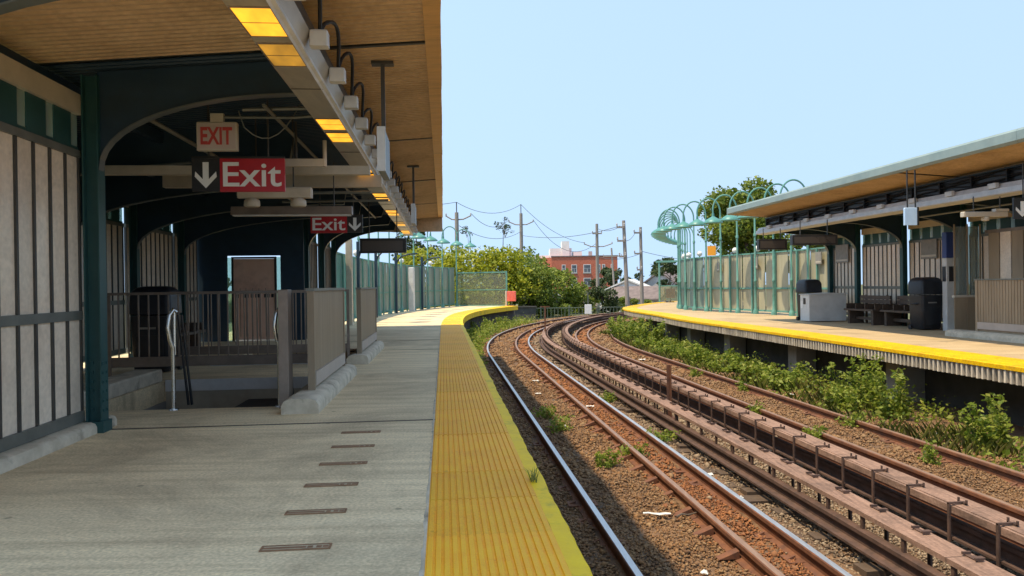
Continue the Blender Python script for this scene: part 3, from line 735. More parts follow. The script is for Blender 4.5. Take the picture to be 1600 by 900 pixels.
# ================================================================== WALL BAYS (windscreens)
def windscreen(name, label, s0, s1, o, face, group, pitch=0.228, ztop=2.33, transom=True, loc=None, rz=None, length=None, mats=None, window_every=2, base_curb=True, zb=0.10, off=0):
    """a bay of tan panels between dark battens; local x looks to the platform when face=+1, length runs along +y"""
    L = length if length else (s1 - s0)
    sm = 0.5 * (s0 + s1) if s0 is not None else None
    t = thing(name, label, 'wall', sm if loc is None else None, o if loc is None else None, 0, rz if rz is not None else None, group, loc=loc)
    h = L / 2; f = face
    pm, bm_, fm, tm = mats or (M_PANEL, M_BATTEN, M_FRAME, M_TEAL)
    def bx(name, x0, x1, y0, y1, z0, z1, m_):
        a, b = sorted((x0 * f, x1 * f)); return mk(name, MB().box(a, b, y0, y1, z0, z1), m_, t)
    bx('bottom_rail', -0.03, 0.03, -h, h, zb, zb + 0.09, fm)
    bx('middle_rail', -0.02, 0.028, -h, h, 0.96, 1.035, fm)
    bx('top_rail', -0.03, 0.03, -h, h, ztop, ztop + 0.06, fm)
    n = max(2, round(L / pitch)); p = L / n
    pu = mesh(MB().box(*sorted((-0.012 * f, 0.008 * f)), -p / 2 + 0.014, p / 2 - 0.014, 1.036, ztop - 0.001), 'panel', pm)
    pl = mesh(MB().box(*sorted((-0.012 * f, 0.008 * f)), -p / 2 + 0.014, p / 2 - 0.014, zb + 0.091, 0.959), 'panel', pm)
    ba = mesh(MB().box(*sorted((-0.014 * f, 0.024 * f)), -0.0135, 0.0135, zb + 0.0905, ztop - 0.0005), 'batten', bm_)
    for k in range(n):
        y = -h + p * (k + 0.5)
        ob('panel', pu, t, (random.uniform(-0.002, 0.002), y, 0)); ob('panel', pl, t, (random.uniform(-0.002, 0.002), y, 0))
    for k in range(n + 1):
        y = min(max(-h + p * k, -h + 0.0135), h - 0.0135)
        b_ = ob('batten', ba, t, (0, y, 0))
    if transom:
        nt = max(2, round(L / 0.42)); q = L / nt
        zt0, zt1 = ztop + 0.061, ztop + 0.36
        for k in range(nt):
            y0 = -h + q * k
            bx('transom_panel', -0.012, 0.012, y0 + 0.002, y0 + q * 0.70, zt0, zt1, tm)
            bx('transom_panel', -0.012, 0.012, y0 + q * 0.70 + 0.001, y0 + q - 0.001, zt0, zt0 + 0.03, tm)
            if (k + off) % window_every == 0:
                bx('transom_pane', -0.005, 0.005, y0 + q * 0.70 + 0.001, y0 + q - 0.003, zt0 + 0.031, zt1 - 0.001, G_CLEAR)
            else:
                bx('transom_pane', -0.005, 0.005, y0 + q * 0.70 + 0.001, y0 + q - 0.003, zt0 + 0.031, zt1 - 0.001, G_CLEAR)
        bx('head_beam', -0.05, 0.045, -h, h, zt1 + 0.001, zt1 + 0.17, M_PALE)
    return t
WG = 'panelled wall bays of the left shelter'
windscreen('wall_bay', 'tan panelled wall bay at the left, nearest to the camera', 4.4, 6.78, -4.45, 1, WG)
windscreen('wall_bay', 'short tan return wall behind the near green column', None, None, None, -1, WG, loc=W(6.98, -5.80, 0), rz=head(6.9) + PI / 2, length=2.3)
for k, (a, b) in enumerate(((7.1, 9.1), (9.2, 11.5), (11.6, 13.9), (14.0, 16.3), (16.4, 17.85))):
    windscreen('wall_bay', ['tan panelled wall bay at the back of the stairs, hidden side behind near column', 'tan panelled wall bay behind the black bin, nearest of the back row',
                            'tan panelled wall bay in the back row just beyond the black bin', 'tan panelled wall bay in the back row, second from the brown door',
                            'tan panelled wall bay in the back row next to the brown door'][k], a, b, -7.0, 1, WG)
LM = (M_LOUV, M_BATTEN, M_BRONZE, M_TEAL)
windscreen('wall_bay', 'brown panelled wall bay to the right of the brown door', 18.2, 20.6, -4.75, 1, WG, mats=LM)
windscreen('wall_bay', 'brown panelled wall bay under the far end of the left canopy', 20.7, 22.9, -4.72, 1, WG, mats=LM)
# concrete curb under the near wall
def curb(name, label, s0, s1, o0, o1, h, group=None, r=0.05, parent=None, mm=None):
    m = MB(); pr = [(o0, -0.002), (o1, -0.002), (o1, h * 0.55), (o1 - r * 0.3, h * 0.86), (o1 - r, h), (o0 + r, h), (o0 + r * 0.3, h * 0.86), (o0, h * 0.55)]
    sl_ = frange(s0, s1, 0.09); n = len(pr)
    for a, s in enumerate(sl_):
        for (o, z) in pr:
            j = 0.0016 if z > 0 else 0.0
            if z > 0 and a in (0, len(sl_) - 1): z *= 0.97
            m.v.append(W(s, o + random.uniform(-j, j), z + random.uniform(-j, j) * 0.6))
        if a:
            b = (a - 1) * n
            for k in range(n): m.f.append((b + k, b + n + k, b + n + (k + 1) % n, b + (k + 1) % n)); m.mi.append(0)
    m.f += [tuple(range(n)), tuple(range(len(m.v) - 1, len(m.v) - n - 1, -1))]; m.mi += [0, 0]
    c = mk(name, m, mm or M_CURB, parent, smooth=True)
    if label: tag(c, label, 'curb', group)
    return c
CG = 'rounded concrete curbs on the left platform'
curb('concrete_curb', 'rough concrete curb under the nearest tan wall at the left', 4.2, 7.12, -4.62, -4.30, 0.095, CG)
curb('concrete_curb', 'paint splashed concrete curb under the nearest louvered stair barrier', 7.42, 10.62, -2.93, -2.58, 0.15, CG, 0.09)
curb('concrete_curb', 'concrete curb under the second louvered stair barrier, farther along the platform', 12.0, 15.1, -2.90, -2.56, 0.15, CG, 0.09)

# ================================================================== LEFT CANOPY
def zdeck(o): return 3.18 + (o + 2.97) * 0.075
canopy = thing('platform_canopy', 'long brown corrugated canopy over the left platform', 'canopy', 0.0, -4.6, 0)
# everything below is laid out in (o - (-4.6), s, z) local coordinates
CO = -4.6
def corr(s0, s1, per=0.085, dep=0.018):
    sp = [];
    n = int((s1 - s0) / per)
    for k in range(n):
        a = s0 + k * per
        sp += [(a, 0), (a + per * 0.38, 0), (a + per * 0.5, dep), (a + per * 0.88, dep)]
    sp.append((s0 + n * per, 0))
    return sp
def deck(parent, name, o_list, s0, s1, co, zf, m_, thick=0.0):
    prof = corr(s0, s1); m = MB(); n = len(o_list)
    for (y, d) in prof:
        for o in o_list: m.v.append((o - co, y, zf(o) + d))
    for a in range(len(prof) - 1):
        for k in range(n - 1): m.f.append((a * n + k, a * n + k + 1, (a + 1) * n + k + 1, (a + 1) * n + k)); m.mi.append(0)
    return mk(name, m, m_, parent)
deck(canopy, 'corrugated_deck', [-4.9, -3.0, -1.40], 2.45, 6.55, CO, zdeck, M_SOFFIT)
deck(canopy, 'corrugated_deck', [-2.62, -2.0, -1.40], 6.60, 14.8, CO, zdeck, M_SOFFIT); deck(canopy, 'shade_toned_deck', [-7.4, -4.0, -2.62], 6.60, 14.8, CO, zdeck, M_NAVY)  # inner part of the brown deck coloured navy, interior shade put into its colour
deck(canopy, 'corrugated_deck', [-2.62, -2.0, -1.40], 14.85, 22.9, CO, zdeck, M_SOFFIT); deck(canopy, 'shade_toned_deck', [-7.4, -4.0, -2.62], 14.85, 22.9, CO, zdeck, M_NAVY)  # same split: shelter gloom painted into the inner deck
m = MB(); m.add([(-7.45 - CO, 2.45, zdeck(-7.45) + 0.03), (-1.37 - CO, 2.45, zdeck(-1.37) + 0.03), (-1.37 - CO, 22.92, zdeck(-1.37) + 0.03), (-7.45 - CO, 22.92, zdeck(-7.45) + 0.03),
                 (-7.45 - CO, 2.45, zdeck(-7.45) + 0.14), (-1.37 - CO, 2.45, zdeck(-1.37) + 0.14), (-1.37 - CO, 22.92, zdeck(-1.37) + 0.14), (-7.45 - CO, 22.92, zdeck(-7.45) + 0.14)],
                [(0, 3, 2, 1), (4, 5, 6, 7), (0, 1, 5, 4), (1, 2, 6, 5), (2, 3, 7, 6), (3, 0, 4, 7)])
mk('roof_sheet', m, M_ROOF, canopy)
# edge trim under the outer lip, slightly buckled
m = MB(); sl = frange(2.45, 22.93, 0.12); j = 0
for a, s in enumerate(sl):
    j = j * 0.8 + random.uniform(-0.004, 0.004)
    z0 = zdeck(-1.38) - 0.012 + j
    m.v += [(-1.50 - CO, s, z0 - 0.004), (-1.365 - CO + j * 0.6, s, z0), (-1.365 - CO + j * 0.6, s, z0 + 0.17), (-1.375 - CO + j * 0.6, s, z0 + 0.17), (-1.375 - CO + j * 0.6, s, z0 + 0.012), (-1.50 - CO, s, z0 + 0.008)]
    if a:
        b = (a - 1) * 6
        for k in range(6): m.f.append((b + k, b + 6 + k, b + 6 + (k + 1) % 6, b + (k + 1) % 6)); m.mi.append(0)
mk('edge_trim', m, mat('brown_trim', (0.62, 0.34, 0.12), (0.76, 0.46, 0.19), scale=3, rough=0.5, stretch=(1, 6, 1), c3=(0.30, 0.16, 0.07), c3amt=0.6), canopy)
mk('end_trim', MB().box(-7.45 - CO, -1.38 - CO, 22.93, 22.95, 2.86, 3.44), M_SOFFIT, canopy)
# arched bents
def arch(oc, zspring, span, ztip, n=14):
    """lower edge of the bent from the column to its tip; a quarter ellipse easing into a straight tip"""
    pts = []
    for k in range(n + 1):
        t = k / n
        pts.append((oc + span * (1 - math.cos(t * PI / 2)) ** 1.0 * 1.0, zspring + (ztip - zspring) * math.sin(t * PI / 2)))
    return pts
def bent(s, oc, web_m, col_m, parent=canopy, co=CO, zf=zdeck, sgn=1, tip=2.62, zs=2.16, reach=1.72, zt=2.90, thin=True, z0=0.096):
    """oc is the platform-side face of the column; sgn=+1 reaches to larger o"""
    X = lambda o: o - co
    q = lambda u: oc + sgn * u          # u metres out from the column face
    lower = []
    for k in range(15):
        t = k / 14.0
        lower.append((q(reach * (1 - math.cos(t * PI / 2))), zs + (zt - zs) * math.sin(t * PI / 2) ** 0.9))
    lower.append((q(reach + 0.06), zf(q(reach + 0.06)) - 0.13))
    top = [(q(reach + 0.06), zf(q(reach + 0.06)) - 0.015), (q(-0.02), zf(q(0)) - 0.015), (q(-0.02), zs)]
    w = MB(); w.prism_y([(X(a), b) for a, b in (lower + top)], s - 0.014, s + 0.014)
    mk('arched_web', w, web_m, parent)
    fl = MB()
    for (a0, b0), (a1, b1) in zip(lower, lower[1:]):
        fl.add([(X(a0), s - 0.05, b0), (X(a1), s - 0.05, b1), (X(a1), s + 0.05, b1), (X(a0), s + 0.05, b0),
                (X(a0), s - 0.05, b0 - 0.012), (X(a1), s - 0.05, b1 - 0.012), (X(a1), s + 0.05, b1 - 0.012), (X(a0), s + 0.05, b0 - 0.012)],
               [(0, 1, 2, 3), (7, 6, 5, 4), (0, 4, 5, 1), (2, 6, 7, 3)])
    mk('arch_flange', fl, mat('flange_grey', (0.10, 0.12, 0.12), (0.15, 0.17, 0.17), scale=5, rough=0.4, metal=0.3), parent)
    c = MB()
    a0, a1 = sorted((X(q(-0.13)), X(q(0.0))))
    c.box(a0, a0 + 0.012, s - 0.065, s + 0.065, z0, zf(oc) - 0.05); c.box(a1 - 0.012, a1, s - 0.065, s + 0.065, z0, zf(oc) - 0.05)
    c.box(a0 + 0.012, a1 - 0.012, s - 0.008, s + 0.008, z0, zf(oc) - 0.05)
    for zz in [z0 + 0.08 + 0.08 * k for k in range(6)]:       # bolts near the foot
        c.box(a0 + 0.02, a0 + 0.045, s - 0.022, s + 0.022, zz, zz + 0.025); c.box(a1 - 0.045, a1 - 0.02, s - 0.022, s + 0.022, zz, zz + 0.025); c.box(a1 - 0.001, a1 + 0.009, s - 0.045, s - 0.025, zz, zz + 0.022); c.box(a1 - 0.001, a1 + 0.009, s + 0.025, s + 0.045, zz, zz + 0.022)
    c.box(a0 - 0.02, a1 + 0.02, s - 0.085, s + 0.085, z0 - 0.095 if z0 < 0.2 else 0, z0)
    mk('column', c, col_m, parent)
for s in (4.4, 6.82):
    bent(s, -4.27, M_NAVY, M_TEAL, zs=2.24)
for s in (9.15, 11.55, 13.95, 16.35):
    bent(s, -6.75, M_NAVY, M_TEAL, zs=1.95, zt=2.72, reach=3.6)
for s in (18.3, 20.65, 22.8):
    bent(s, -4.55, M_NAVY, M_TEAL, zs=2.1)
# thin cross joints right of the lamp trough
for s in (6.575, 14.825, 2.2, 10.7, 18.9):
    m = MB(); m.add([(-2.6 - CO, s - 0.02, zdeck(-2.6) - 0.012), (-1.5 - CO, s - 0.02, zdeck(-1.5) - 0.012), (-1.5 - CO, s + 0.02, zdeck(-1.5) - 0.012), (-2.6 - CO, s + 0.02, zdeck(-2.6) - 0.012),
                     (-2.6 - CO, s - 0.02, zdeck(-2.6) - 0.002), (-1.5 - CO, s - 0.02, zdeck(-1.5) - 0.002), (-1.5 - CO, s + 0.02, zdeck(-1.5) - 0.002), (-2.6 - CO, s + 0.02, zdeck(-2.6) - 0.002)],
                    [(0, 3, 2, 1), (4, 5, 6, 7), (0, 1, 5, 4), (1, 2, 6, 5), (2, 3, 7, 6), (3, 0, 4, 7)])
    mk('joint_strap', m, M_BATTEN, canopy)
# purlins running along the shelter
for o, z0, z1 in ((-4.62, 2.90, 3.02), (-2.62, 3.02, 3.12), (-5.6, 2.86, 2.95)):
    m = MB()
    if o < -4.9: m.box(o - CO - 0.04, o - CO + 0.04, 7.0, 18, z0, z1)
    else: m.box(o - CO - 0.04, o - CO + 0.04, 2.45, 22.8, z0, z1)
    mk('purlin', m, M_NAVY, canopy)
# ---------------------------------------------------------------- lamp trough under the left canopy
trough = thing('light_trough', 'long aluminium lamp trough with amber lenses under the left canopy', 'light fixture', 0.0, -2.40, 0)
TW0, TW1, TZ = -0.135, 0.135, 2.75
m = MB(); m.prism_y([(TW0, TZ), (TW1 - 0.03, TZ), (TW1, TZ + 0.012), (TW1 + 0.035, TZ + 0.15), (TW0, TZ + 0.15)], 2.45, 22.9)
mk('housing', m, M_ALU, trough)
m = MB(); m.prism_y([(TW1 - 0.03, TZ - 0.002), (TW1 + 0.004, TZ + 0.012), (TW1 + 0.006, TZ + 0.034), (TW1 - 0.03, TZ - 0.012)], 2.45, 22.9)
mk('edge_bead', m, M_GALV, trough)
lb = MB().box(-0.118, 0.098, 0.0, 0.47, -0.006, -0.001)
lfm = mesh(MB().box(-0.126, -0.1185, -0.008, 0.478, -0.010, -0.0005).box(0.0985, 0.106, -0.008, 0.478, -0.010, -0.0005).box(-0.1185, 0.0985, -0.008, -0.0005, -0.010, -0.0005).box(-0.1185, 0.0985, 0.4705, 0.478, -0.010, -0.0005).box(-0.1185, 0.0985, 0.232, 0.238, -0.009, -0.0065), 'lens_frame', M_BRONZE)
lbm = mesh(lb, 'lens', M_LENSB); ldm = mesh(lb, 'lens', M_LENSD)
jb = MB().rbox(0.0, 0.12, -0.045, 0.045, 0.0, 0.11, 0.012); jbm = mesh(jb, 'junction_box', M_GALV)
k = 2; s = 4.35 - 0 * 2.75
while s < 21.5:
    l1 = ob('lens', lbm if k != 7 else ldm, trough, (0, s, TZ)); l2 = ob('lens', ldm if k == 2 else lbm, trough, (0, s + 0.62, TZ)); ob('lens_frame', lfm, l1); ob('lens_frame', lfm, l2)
    ob('end_seam', mesh(MB().box(-0.13, 0.115, -0.006, 0.006, -0.004, -0.0005), 'end_seam', M_BATTEN), trough, (0, s + 1.72, TZ))
    s += 2.75; k += 1
s = 2.61
prev = None
while s < 22.5:
    ob('junction_box', jbm, trough, (TW1 + 0.035, s, TZ + 0.045))
    cur = (TW1 + 0.10, s, TZ + 0.155)
    if prev is not None and s > 3:
        m = MB(); hgt = 0.20 + random.uniform(-0.03, 0.05)
        pts = [(TW1 + 0.10 + 0.05 * math.sin(PI * t), prev[1] + (cur[1] - prev[1]) * t, TZ + 0.15 + hgt * math.sin(PI * t) ** 0.7) for t in [i / 10 for i in range(11)]]
        m.tube(pts, 0.014, 6); mk('cable_loop', m, M_CABLE, trough, smooth=True)
    prev = cur; s += 0.86
for s in (4.4, 6.82, 9.15, 11.55, 13.95, 16.35, 18.3, 20.65):
    m = MB(); m.box(-0.02, 0.02, s - 0.02, s + 0.02, TZ + 0.15, 2.98); mk('hanger', m, M_NAVY, trough)
m = MB(); m.box(-0.10, 0.12, 2.45, 22.8, TZ + 0.21, TZ + 0.27); mk('cable_tray', m, M_BATTEN, trough)
m = MB(); m.box(0.10, 0.118, 2.45, 22.8, TZ + 0.16, TZ + 0.34); mk('tray_side', m, M_BATTEN, trough)

# hangers with edge-on sign panels, right of the trough
def edge_sign(label, s, o, zb, zt):
    zd = zdeck(o)
    t = thing('hanging_sign', label, 'sign', s, o, 0)
    mk('ceiling_plate', MB().box(-0.10, 0.10, -0.05, 0.05, zd - 0.030, zd - 0.002), M_BATTEN, t)
    mk('rod', MB().box(-0.018, 0.018, -0.018, 0.018, zt - 0.02, zd - 0.03), M_BATTEN, t)
    mk('panel', MB().rbox(-0.028, 0.032, -0.32, 0.32, zb, zt, 0.012), M_FRAME, t)
    mk('trim', MB().box(-0.034, 0.038, -0.325, -0.30, zb - 0.004, zt + 0.004), M_GALV, t)
    return t
edge_sign('sign panel seen edge-on, hanging from a rod beside the near lamp trough', 7.06, -1.90, 2.22, 2.60)
edge_sign('sign panel seen edge-on, hanging farther down the left canopy', 13.0, -1.86, 2.26, 2.58)
# ---------------------------------------------------------------- signs and fixtures hanging in the left shelter
def exit_sign(label, s, o0, o1, z0, z1, arrow_left, hang):
    oc = (o0 + o1) / 2; w = o1 - o0; h = z1 - z0
    t = thing('exit_sign', label, 'sign', s, oc, 0)
    aw = w * 0.30
    xr0, xr1 = (-w / 2 + aw, w / 2) if arrow_left else (-w / 2, w / 2 - aw)
    xa = (-w / 2 + aw / 2) if arrow_left else (w / 2 - aw / 2)
    mk('black_panel', MB().box(xa - aw / 2, xa + aw / 2 - (0.001 if arrow_left else 0), 0, 0.03, z0 + 0.004, z1), M_SIGNK, t)
    mk('red_panel', MB().box(xr0 + 0.001, xr1, -0.002, 0.03, z0, z1), M_RED, t)
    me = text_mesh('Exit', h * 0.98, M_WHITE, 0.003, 0.003)
    xsv = [v.co.x for v in me.vertices]; zsv = [v.co.z for v in me.vertices]
    fx = (xr1 - xr0) * 0.90 / (max(xsv) - min(xsv)); fz = h * 0.74 / (max(zsv) - min(zsv)); cz = (max(zsv) + min(zsv)) / 2; cx = (max(xsv) + min(xsv)) / 2
    for v in me.vertices: v.co = Vector(((v.co.x - cx) * fx, v.co.y, (v.co.z - cz) * fz))
    ob('lettering', me, t, ((xr0 + xr1) / 2, -0.0055, (z0 + z1) / 2 + h * 0.02))
    mk('arrow', MB().prism_y([(a + xa, b + (z0 + z1) / 2) for a, b in arrow_down(aw * 0.78, h * 0.78, aw * 0.21)], -0.005, -0.0005), M_WHITE, t)
    mk('top_channel', MB().box(-w / 2, w / 2, -0.006, 0.036, z1 + 0.0005, z1 + 0.022), M_SIGNK, t)
    for hx in (-w * 0.32, w * 0.32):
        mk('hanger_rod', MB().tube([(hx, 0.015, z1 + 0.022), (hx, 0.015, hang)], 0.010, 6), M_BATTEN, t)
    return t
exit_sign('large red Exit sign with a white down arrow on its left', 7.8, -3.84, -2.94, 2.17, 2.50, True, zdeck(-3.4) - 0.05)
exit_sign('smaller red Exit sign with a down arrow on its right, farther back', 12.2, -3.45, -2.64, 2.07, 2.34, False, zdeck(-3.0) - 0.05)
t = thing('exit_light', 'pale boxed EXIT light with red capital letters above the red Exit sign', 'exit light', 7.4, -3.48, 0)
mk('case', MB().rbox(-0.185, 0.185, 0.0, 0.07, 2.51, 2.78, 0.012), M_PALE, t)
mk('face', MB().box(-0.172, 0.172, -0.004, -0.0005, 2.525, 2.765), M_EXITW, t)
me = text_mesh('EXIT', 0.22, M_EXITR, 0.002, 0.006)
xsv = [v.co.x for v in me.vertices]; zsv = [v.co.z for v in me.vertices]
for v in me.vertices: v.co = Vector(((v.co.x - (max(xsv) + min(xsv)) / 2) * 0.29 / (max(xsv) - min(xsv)), v.co.y, (v.co.z - (max(zsv) + min(zsv)) / 2) * 0.165 / (max(zsv) - min(zsv))))
ob('lettering', me, t, (0, -0.0075, 2.645))
mk('mount', MB().box(-0.06, 0.06, 0.01, 0.06, 2.7805, 2.86), M_PALE, t)
mk('conduit', MB().tube([(0, 0.035, 2.83), (0.7, 0.035, 2.83), (1.05, 0.035, 2.86)], 0.014, 6), M_FRAME, t)
t = thing('emergency_light', 'pale emergency light with two round lamp heads under the large Exit sign', 'emergency light', 8.6, -3.21, 0)
mk('case', MB().rbox(-0.40, 0.40, -0.05, 0.06, 2.20, 2.32, 0.02), M_PALE, t)
for hx in (-0.25, 0.25):
    hd = MB().lathe([(0.0, 0.0), (0.075, 0.004), (0.088, 0.02), (0.085, 0.07), (0.06, 0.098)], 14, (hx, 0, 2.10))
    mk('lamp_head', hd, M_PALE, t, smooth=True)
for hx in (-0.2, 0.2): mk('hanger_rod', MB().tube([(hx, 0, 2.32), (hx, 0, zdeck(-3.2) - 0.05)], 0.009, 6), M_BATTEN, t)
t = thing('tube_light', 'long slim tube light fitting hanging crosswise behind the large Exit sign', 'light fixture', 9.5, -3.20, 0)
mk('housing', MB().prism_x([(-0.07, 2.10), (0.07, 2.10), (0.05, 2.20), (-0.05, 2.20)], -0.72, 0.72), M_BRONZE, t)
mk('diffuser', MB().box(-0.70, 0.70, -0.055, 0.055, 2.085, 2.0995), M_GALV, t)
for hx in (-0.5, 0.5): mk('hanger_rod', MB().tube([(hx, 0, 2.2), (hx, 0, 2.75)], 0.008, 6), M_BATTEN, t)
def box_sign(label, s, o0, o1, z0, z1, hang, side=False, group=None):
    t = thing('dark_hanging_sign', label, 'sign', s, (o0 + o1) / 2, 0, group=group); w = (o1 - o0) / 2
    mk('case', MB().rbox(-w, w, -0.05, 0.09, z0, z1, 0.015), M_SIGNK, t)
    mk('face', MB().box(-w + 0.05, w - 0.07, -0.056, -0.0505, z0 + 0.04, z1 - 0.05), mat('dark_screen', (0.06, 0.048, 0.04), (0.085, 0.068, 0.056), scale=2, rough=0.3), t)
    for hx in (-w * 0.6, w * 0.6): mk('hanger_rod', MB().tube([(hx, 0.02, z1), (hx, 0.02, hang)], 0.012, 6), M_BATTEN, t)
    return t
box_sign('dark display box hanging near the far end of the left canopy', 15.0, -2.99, -2.09, 1.87, 2.16, 2.95)
# a beam with a sign board behind the near arch, pale
t = tag(mk('cross_beam', MB().box(-1.6, 1.4, -0.05, 0.05, 2.50, 2.60), M_PALE, None, W(8.9, -3.6, 0), head(8.9)), 'pale cross beam behind the boxed EXIT light', 'beam')
t = tag(mk('cross_beam', MB().box(-1.7, 1.2, -0.06, 0.06, 2.58, 2.74), M_PALE, None, W(10.6, -3.4, 0), head(8.9)), 'pale cross beam farther back under the left canopy', 'beam')
# conduits and cables
def pipe(label, pts, r, m_=M_FRAME, cat='conduit', name='conduit'):
    return tag(mk(name, MB().tube([W(*p) for p in pts], r, 7), m_, smooth=True), label, cat)
pipe('thin conduit running along the shelter above the large Exit sign', [(7.0, -2.95, 2.84), (18, -2.95, 2.84)], 0.018)
pipe('conduit running along the shelter left of the Exit signs', [(7.0, -3.95, 2.72), (17, -3.95, 2.72)], 0.022)
pipe('conduit crossing the shelter behind the boxed EXIT light', [(7.25, -3.2, 2.86), (7.25, -2.5, 2.88)], 0.018)
pipe('conduit crossing the shelter above the tube light', [(10.0, -4.0, 2.42), (10.0, -2.3, 2.44)], 0.02)
pipe('conduit crossing the shelter above the second Exit sign', [(11.8, -3.8, 2.52), (11.8, -2.2, 2.54)], 0.02)
pipe('grey cable drooping from the cross conduit to the large Exit sign', [(7.3, -3.25, 2.86)] + [(7.3 + 0.3 * t, -3.2 + 0.55 * t, 2.62 + 0.28 * (2 * t - 0.55) ** 2) for t in [i / 8 for i in range(9)]], 0.006, M_FRAME, 'cable', 'drooping_cable')
t = thing('ceiling_camera', 'small pale dome camera bracket above the red Exit sign', 'camera', 8.3, -2.92, 0)
mk('bracket', MB().box(-0.25, 0.30, -0.03, 0.03, 2.50, 2.58), M_PALE, t); mk('stem', MB().tube([(0.0, 0, 2.58), (0.0, 0, 2.98)], 0.014, 6), M_BATTEN, t)
mk('stem', MB().tube([(0.30, 0, 2.5), (0.30, 0, 2.78)], 0.022, 6), M_PALE, t)

# ---------------------------------------------------------------- stairs, railings and barriers on the left platform
def staircase(label, s_top, s_end, o0, o1, sgn):
    t = thing('staircase', label, 'stairs', s_top, o0, 0)
    w = o1 - o0
    n = 9
    for k in range(n):
        y0 = sgn * 0.28 * k; y1 = sgn * 0.28 * (k + 1); z = -0.17 * (k + 1)
        a, b = sorted((y0, y1))
        mk('step', MB().box(0.02, w - 0.02, a + 0.001, b - 0.001, z - 0.2, z), M_CONC2, t)
    L = s_end - s_top
    a, b = sorted((0, L))
    mk('side_wall', MB().box(-0.12, 0.018, a - 0.05, b + 0.05, -2.2, -0.262), M_CONC2, t)
    mk('side_wall', MB().box(w - 0.018, w + 0.12, a - 0.05, b + 0.05, -2.2, -0.262), M_CONC2, t)
    e0, e1 = sorted((L, L + sgn * 0.12))
    mk('end_wall', MB().box(0.02, w - 0.02, e0, e1, -2.2, -0.13), mat('stairwell_wall', (0.34, 0.28, 0.21), (0.46, 0.39, 0.30), scale=3, rough=0.85), t)
    mk('end_beam', MB().box(0.02, w - 0.02, *sorted((L - sgn * 0.02, L - sgn * 0.002)), -0.13, 0.02), mat('beam_grey', (0.52, 0.50, 0.48), (0.64, 0.62, 0.60), scale=5, rough=0.6), t)
    return t
staircase('stairs going down behind the first stair opening on the left platform', 7.95, 10.35, -5.05, -2.85, 1)
staircase('stairs going down from the far side of the second stair opening', 14.95, 12.25, -5.05, -2.85, -1)
def railing(label, s, o0, o1, group):
    t = thing('baluster_railing', label, 'railing', s, o0, 0, group=group); w = o1 - o0
    mk('top_rail', MB().box(0, w, -0.02, 0.02, 1.14, 1.175), M_BRONZE, t)
    mk('bottom_board', MB().box(0, w, -0.015, 0.015, 0.19, 0.32), M_BRONZE, t)
    bl = mesh(MB().box(-0.008, 0.008, -0.008, 0.008, 0.321, 1.139), 'baluster', M_BRONZE)
    n = int(w / 0.122)
    for k in range(1, n): ob('baluster', bl, t, (w * k / n, 0, 0))
    for x in (0.02, w - 0.02): mk('post', MB().box(x - 0.02, x + 0.02, -0.035, -0.016, 0.0, 1.139), M_BRONZE, t)
    return t
RG = 'baluster railings across the stair openings'
railing('bronze baluster railing across the back of the first stair opening', 10.42, -5.77, -2.72, RG)
railing('bronze baluster railing across the front of the second stair opening', 12.15, -5.6, -2.86, RG)
def barrier(label, s0, s1, o, group, z0=0.155, z1=1.17, side=1):
    t = thing('stair_barrier', label, 'barrier', s0, o, 0, group=group); L = s1 - s0
    mk('frame_post', MB().box(-0.035, 0.035, 0, 0.06, 0.09, z1), M_LOUV, t); mk('frame_post', MB().box(-0.035, 0.035, L - 0.06, L, 0.09, z1), M_LOUV, t)
    mk('cap_rail', MB().box(-0.045, 0.045, -0.01, L + 0.01, z1 + 0.0005, z1 + 0.03), M_FRAME, t)
    mk('kick_board', MB().box(0.020 if side > 0 else -0.042, 0.042 if side > 0 else -0.020, 0.061, L - 0.061, 0.19, 0.33), mat('kick_board', (0.40, 0.33, 0.28), (0.50, 0.42, 0.36), scale=3, rough=0.5), t)
    mk('backing', MB().box(-0.006, 0.004, 0.061, L - 0.061, 0.12, z1 - 0.001), M_LOUV, t)
    n = int((L - 0.12) / 0.075); p = (L - 0.12) / n
    sl_ = mesh(MB().box(0.0045 if side > 0 else -0.022, 0.022 if side > 0 else -0.0065, -p / 2 + 0.007, p / 2 - 0.007, 0.331, z1 - 0.002), 'slat', M_LOUV)
    for k in range(n): ob('slat', sl_, t, (0, 0.06 + p * (k + 0.5), 0))
    return t
BG = 'louvered barriers beside the stairs'
barrier('brown louvered barrier on the right side of the first stair opening', 7.98, 10.38, -2.74, BG)
barrier('brown louvered barrier on the right side of the second stair opening', 12.2, 14.95, -2.72, BG)
t = tag(mk('barrier_post', MB().box(-0.05, 0.05, -0.10, 0.10, 0.0, 1.19), M_BRONZE, None, W(7.9, -2.98, 0), head(8), bevel=0.006), 'wide bronze end post left of the nearest louvered barrier', 'post')
def handrail(label, s, o):
    t = thing('stair_handrail', label, 'handrail', s, o, 0)
    mk('tube', MB().tube([(0, 0, 0.0), (0, 0, 0.62), (-0.02, -0.02, 0.70), (-0.035, -0.03, 0.82), (-0.02, -0.02, 0.95), (0.01, 0.0, 1.005), (0.03, 0.02, 0.98)], 0.02, 10), M_STEEL, t, smooth=True)
    mk('post_tube', MB().tube([(0.012, 0.02, 0.55), (0.012, 0.02, 0.99)], 0.016, 10), M_STEEL, t, smooth=True)
    for dx in (0.0, 0.035):
        mk('dark_brace', MB().prism_x([(0.03, 0.95), (0.06, 0.95), (0.34, 0.0), (0.30, 0.0)], 0.03 + dx, 0.045 + dx), M_BLACK, t)
    mk('floor_flange', MB().lathe([(0.0, 0.012), (0.045, 0.012), (0.05, 0.0)], 14), M_STEEL, t)
    return t
handrail('stainless stair handrail at the middle of the first stair opening', 7.9, -4.08)
handrail('stainless stair handrail close to the nearest louvered barrier', 7.93, -3.05)
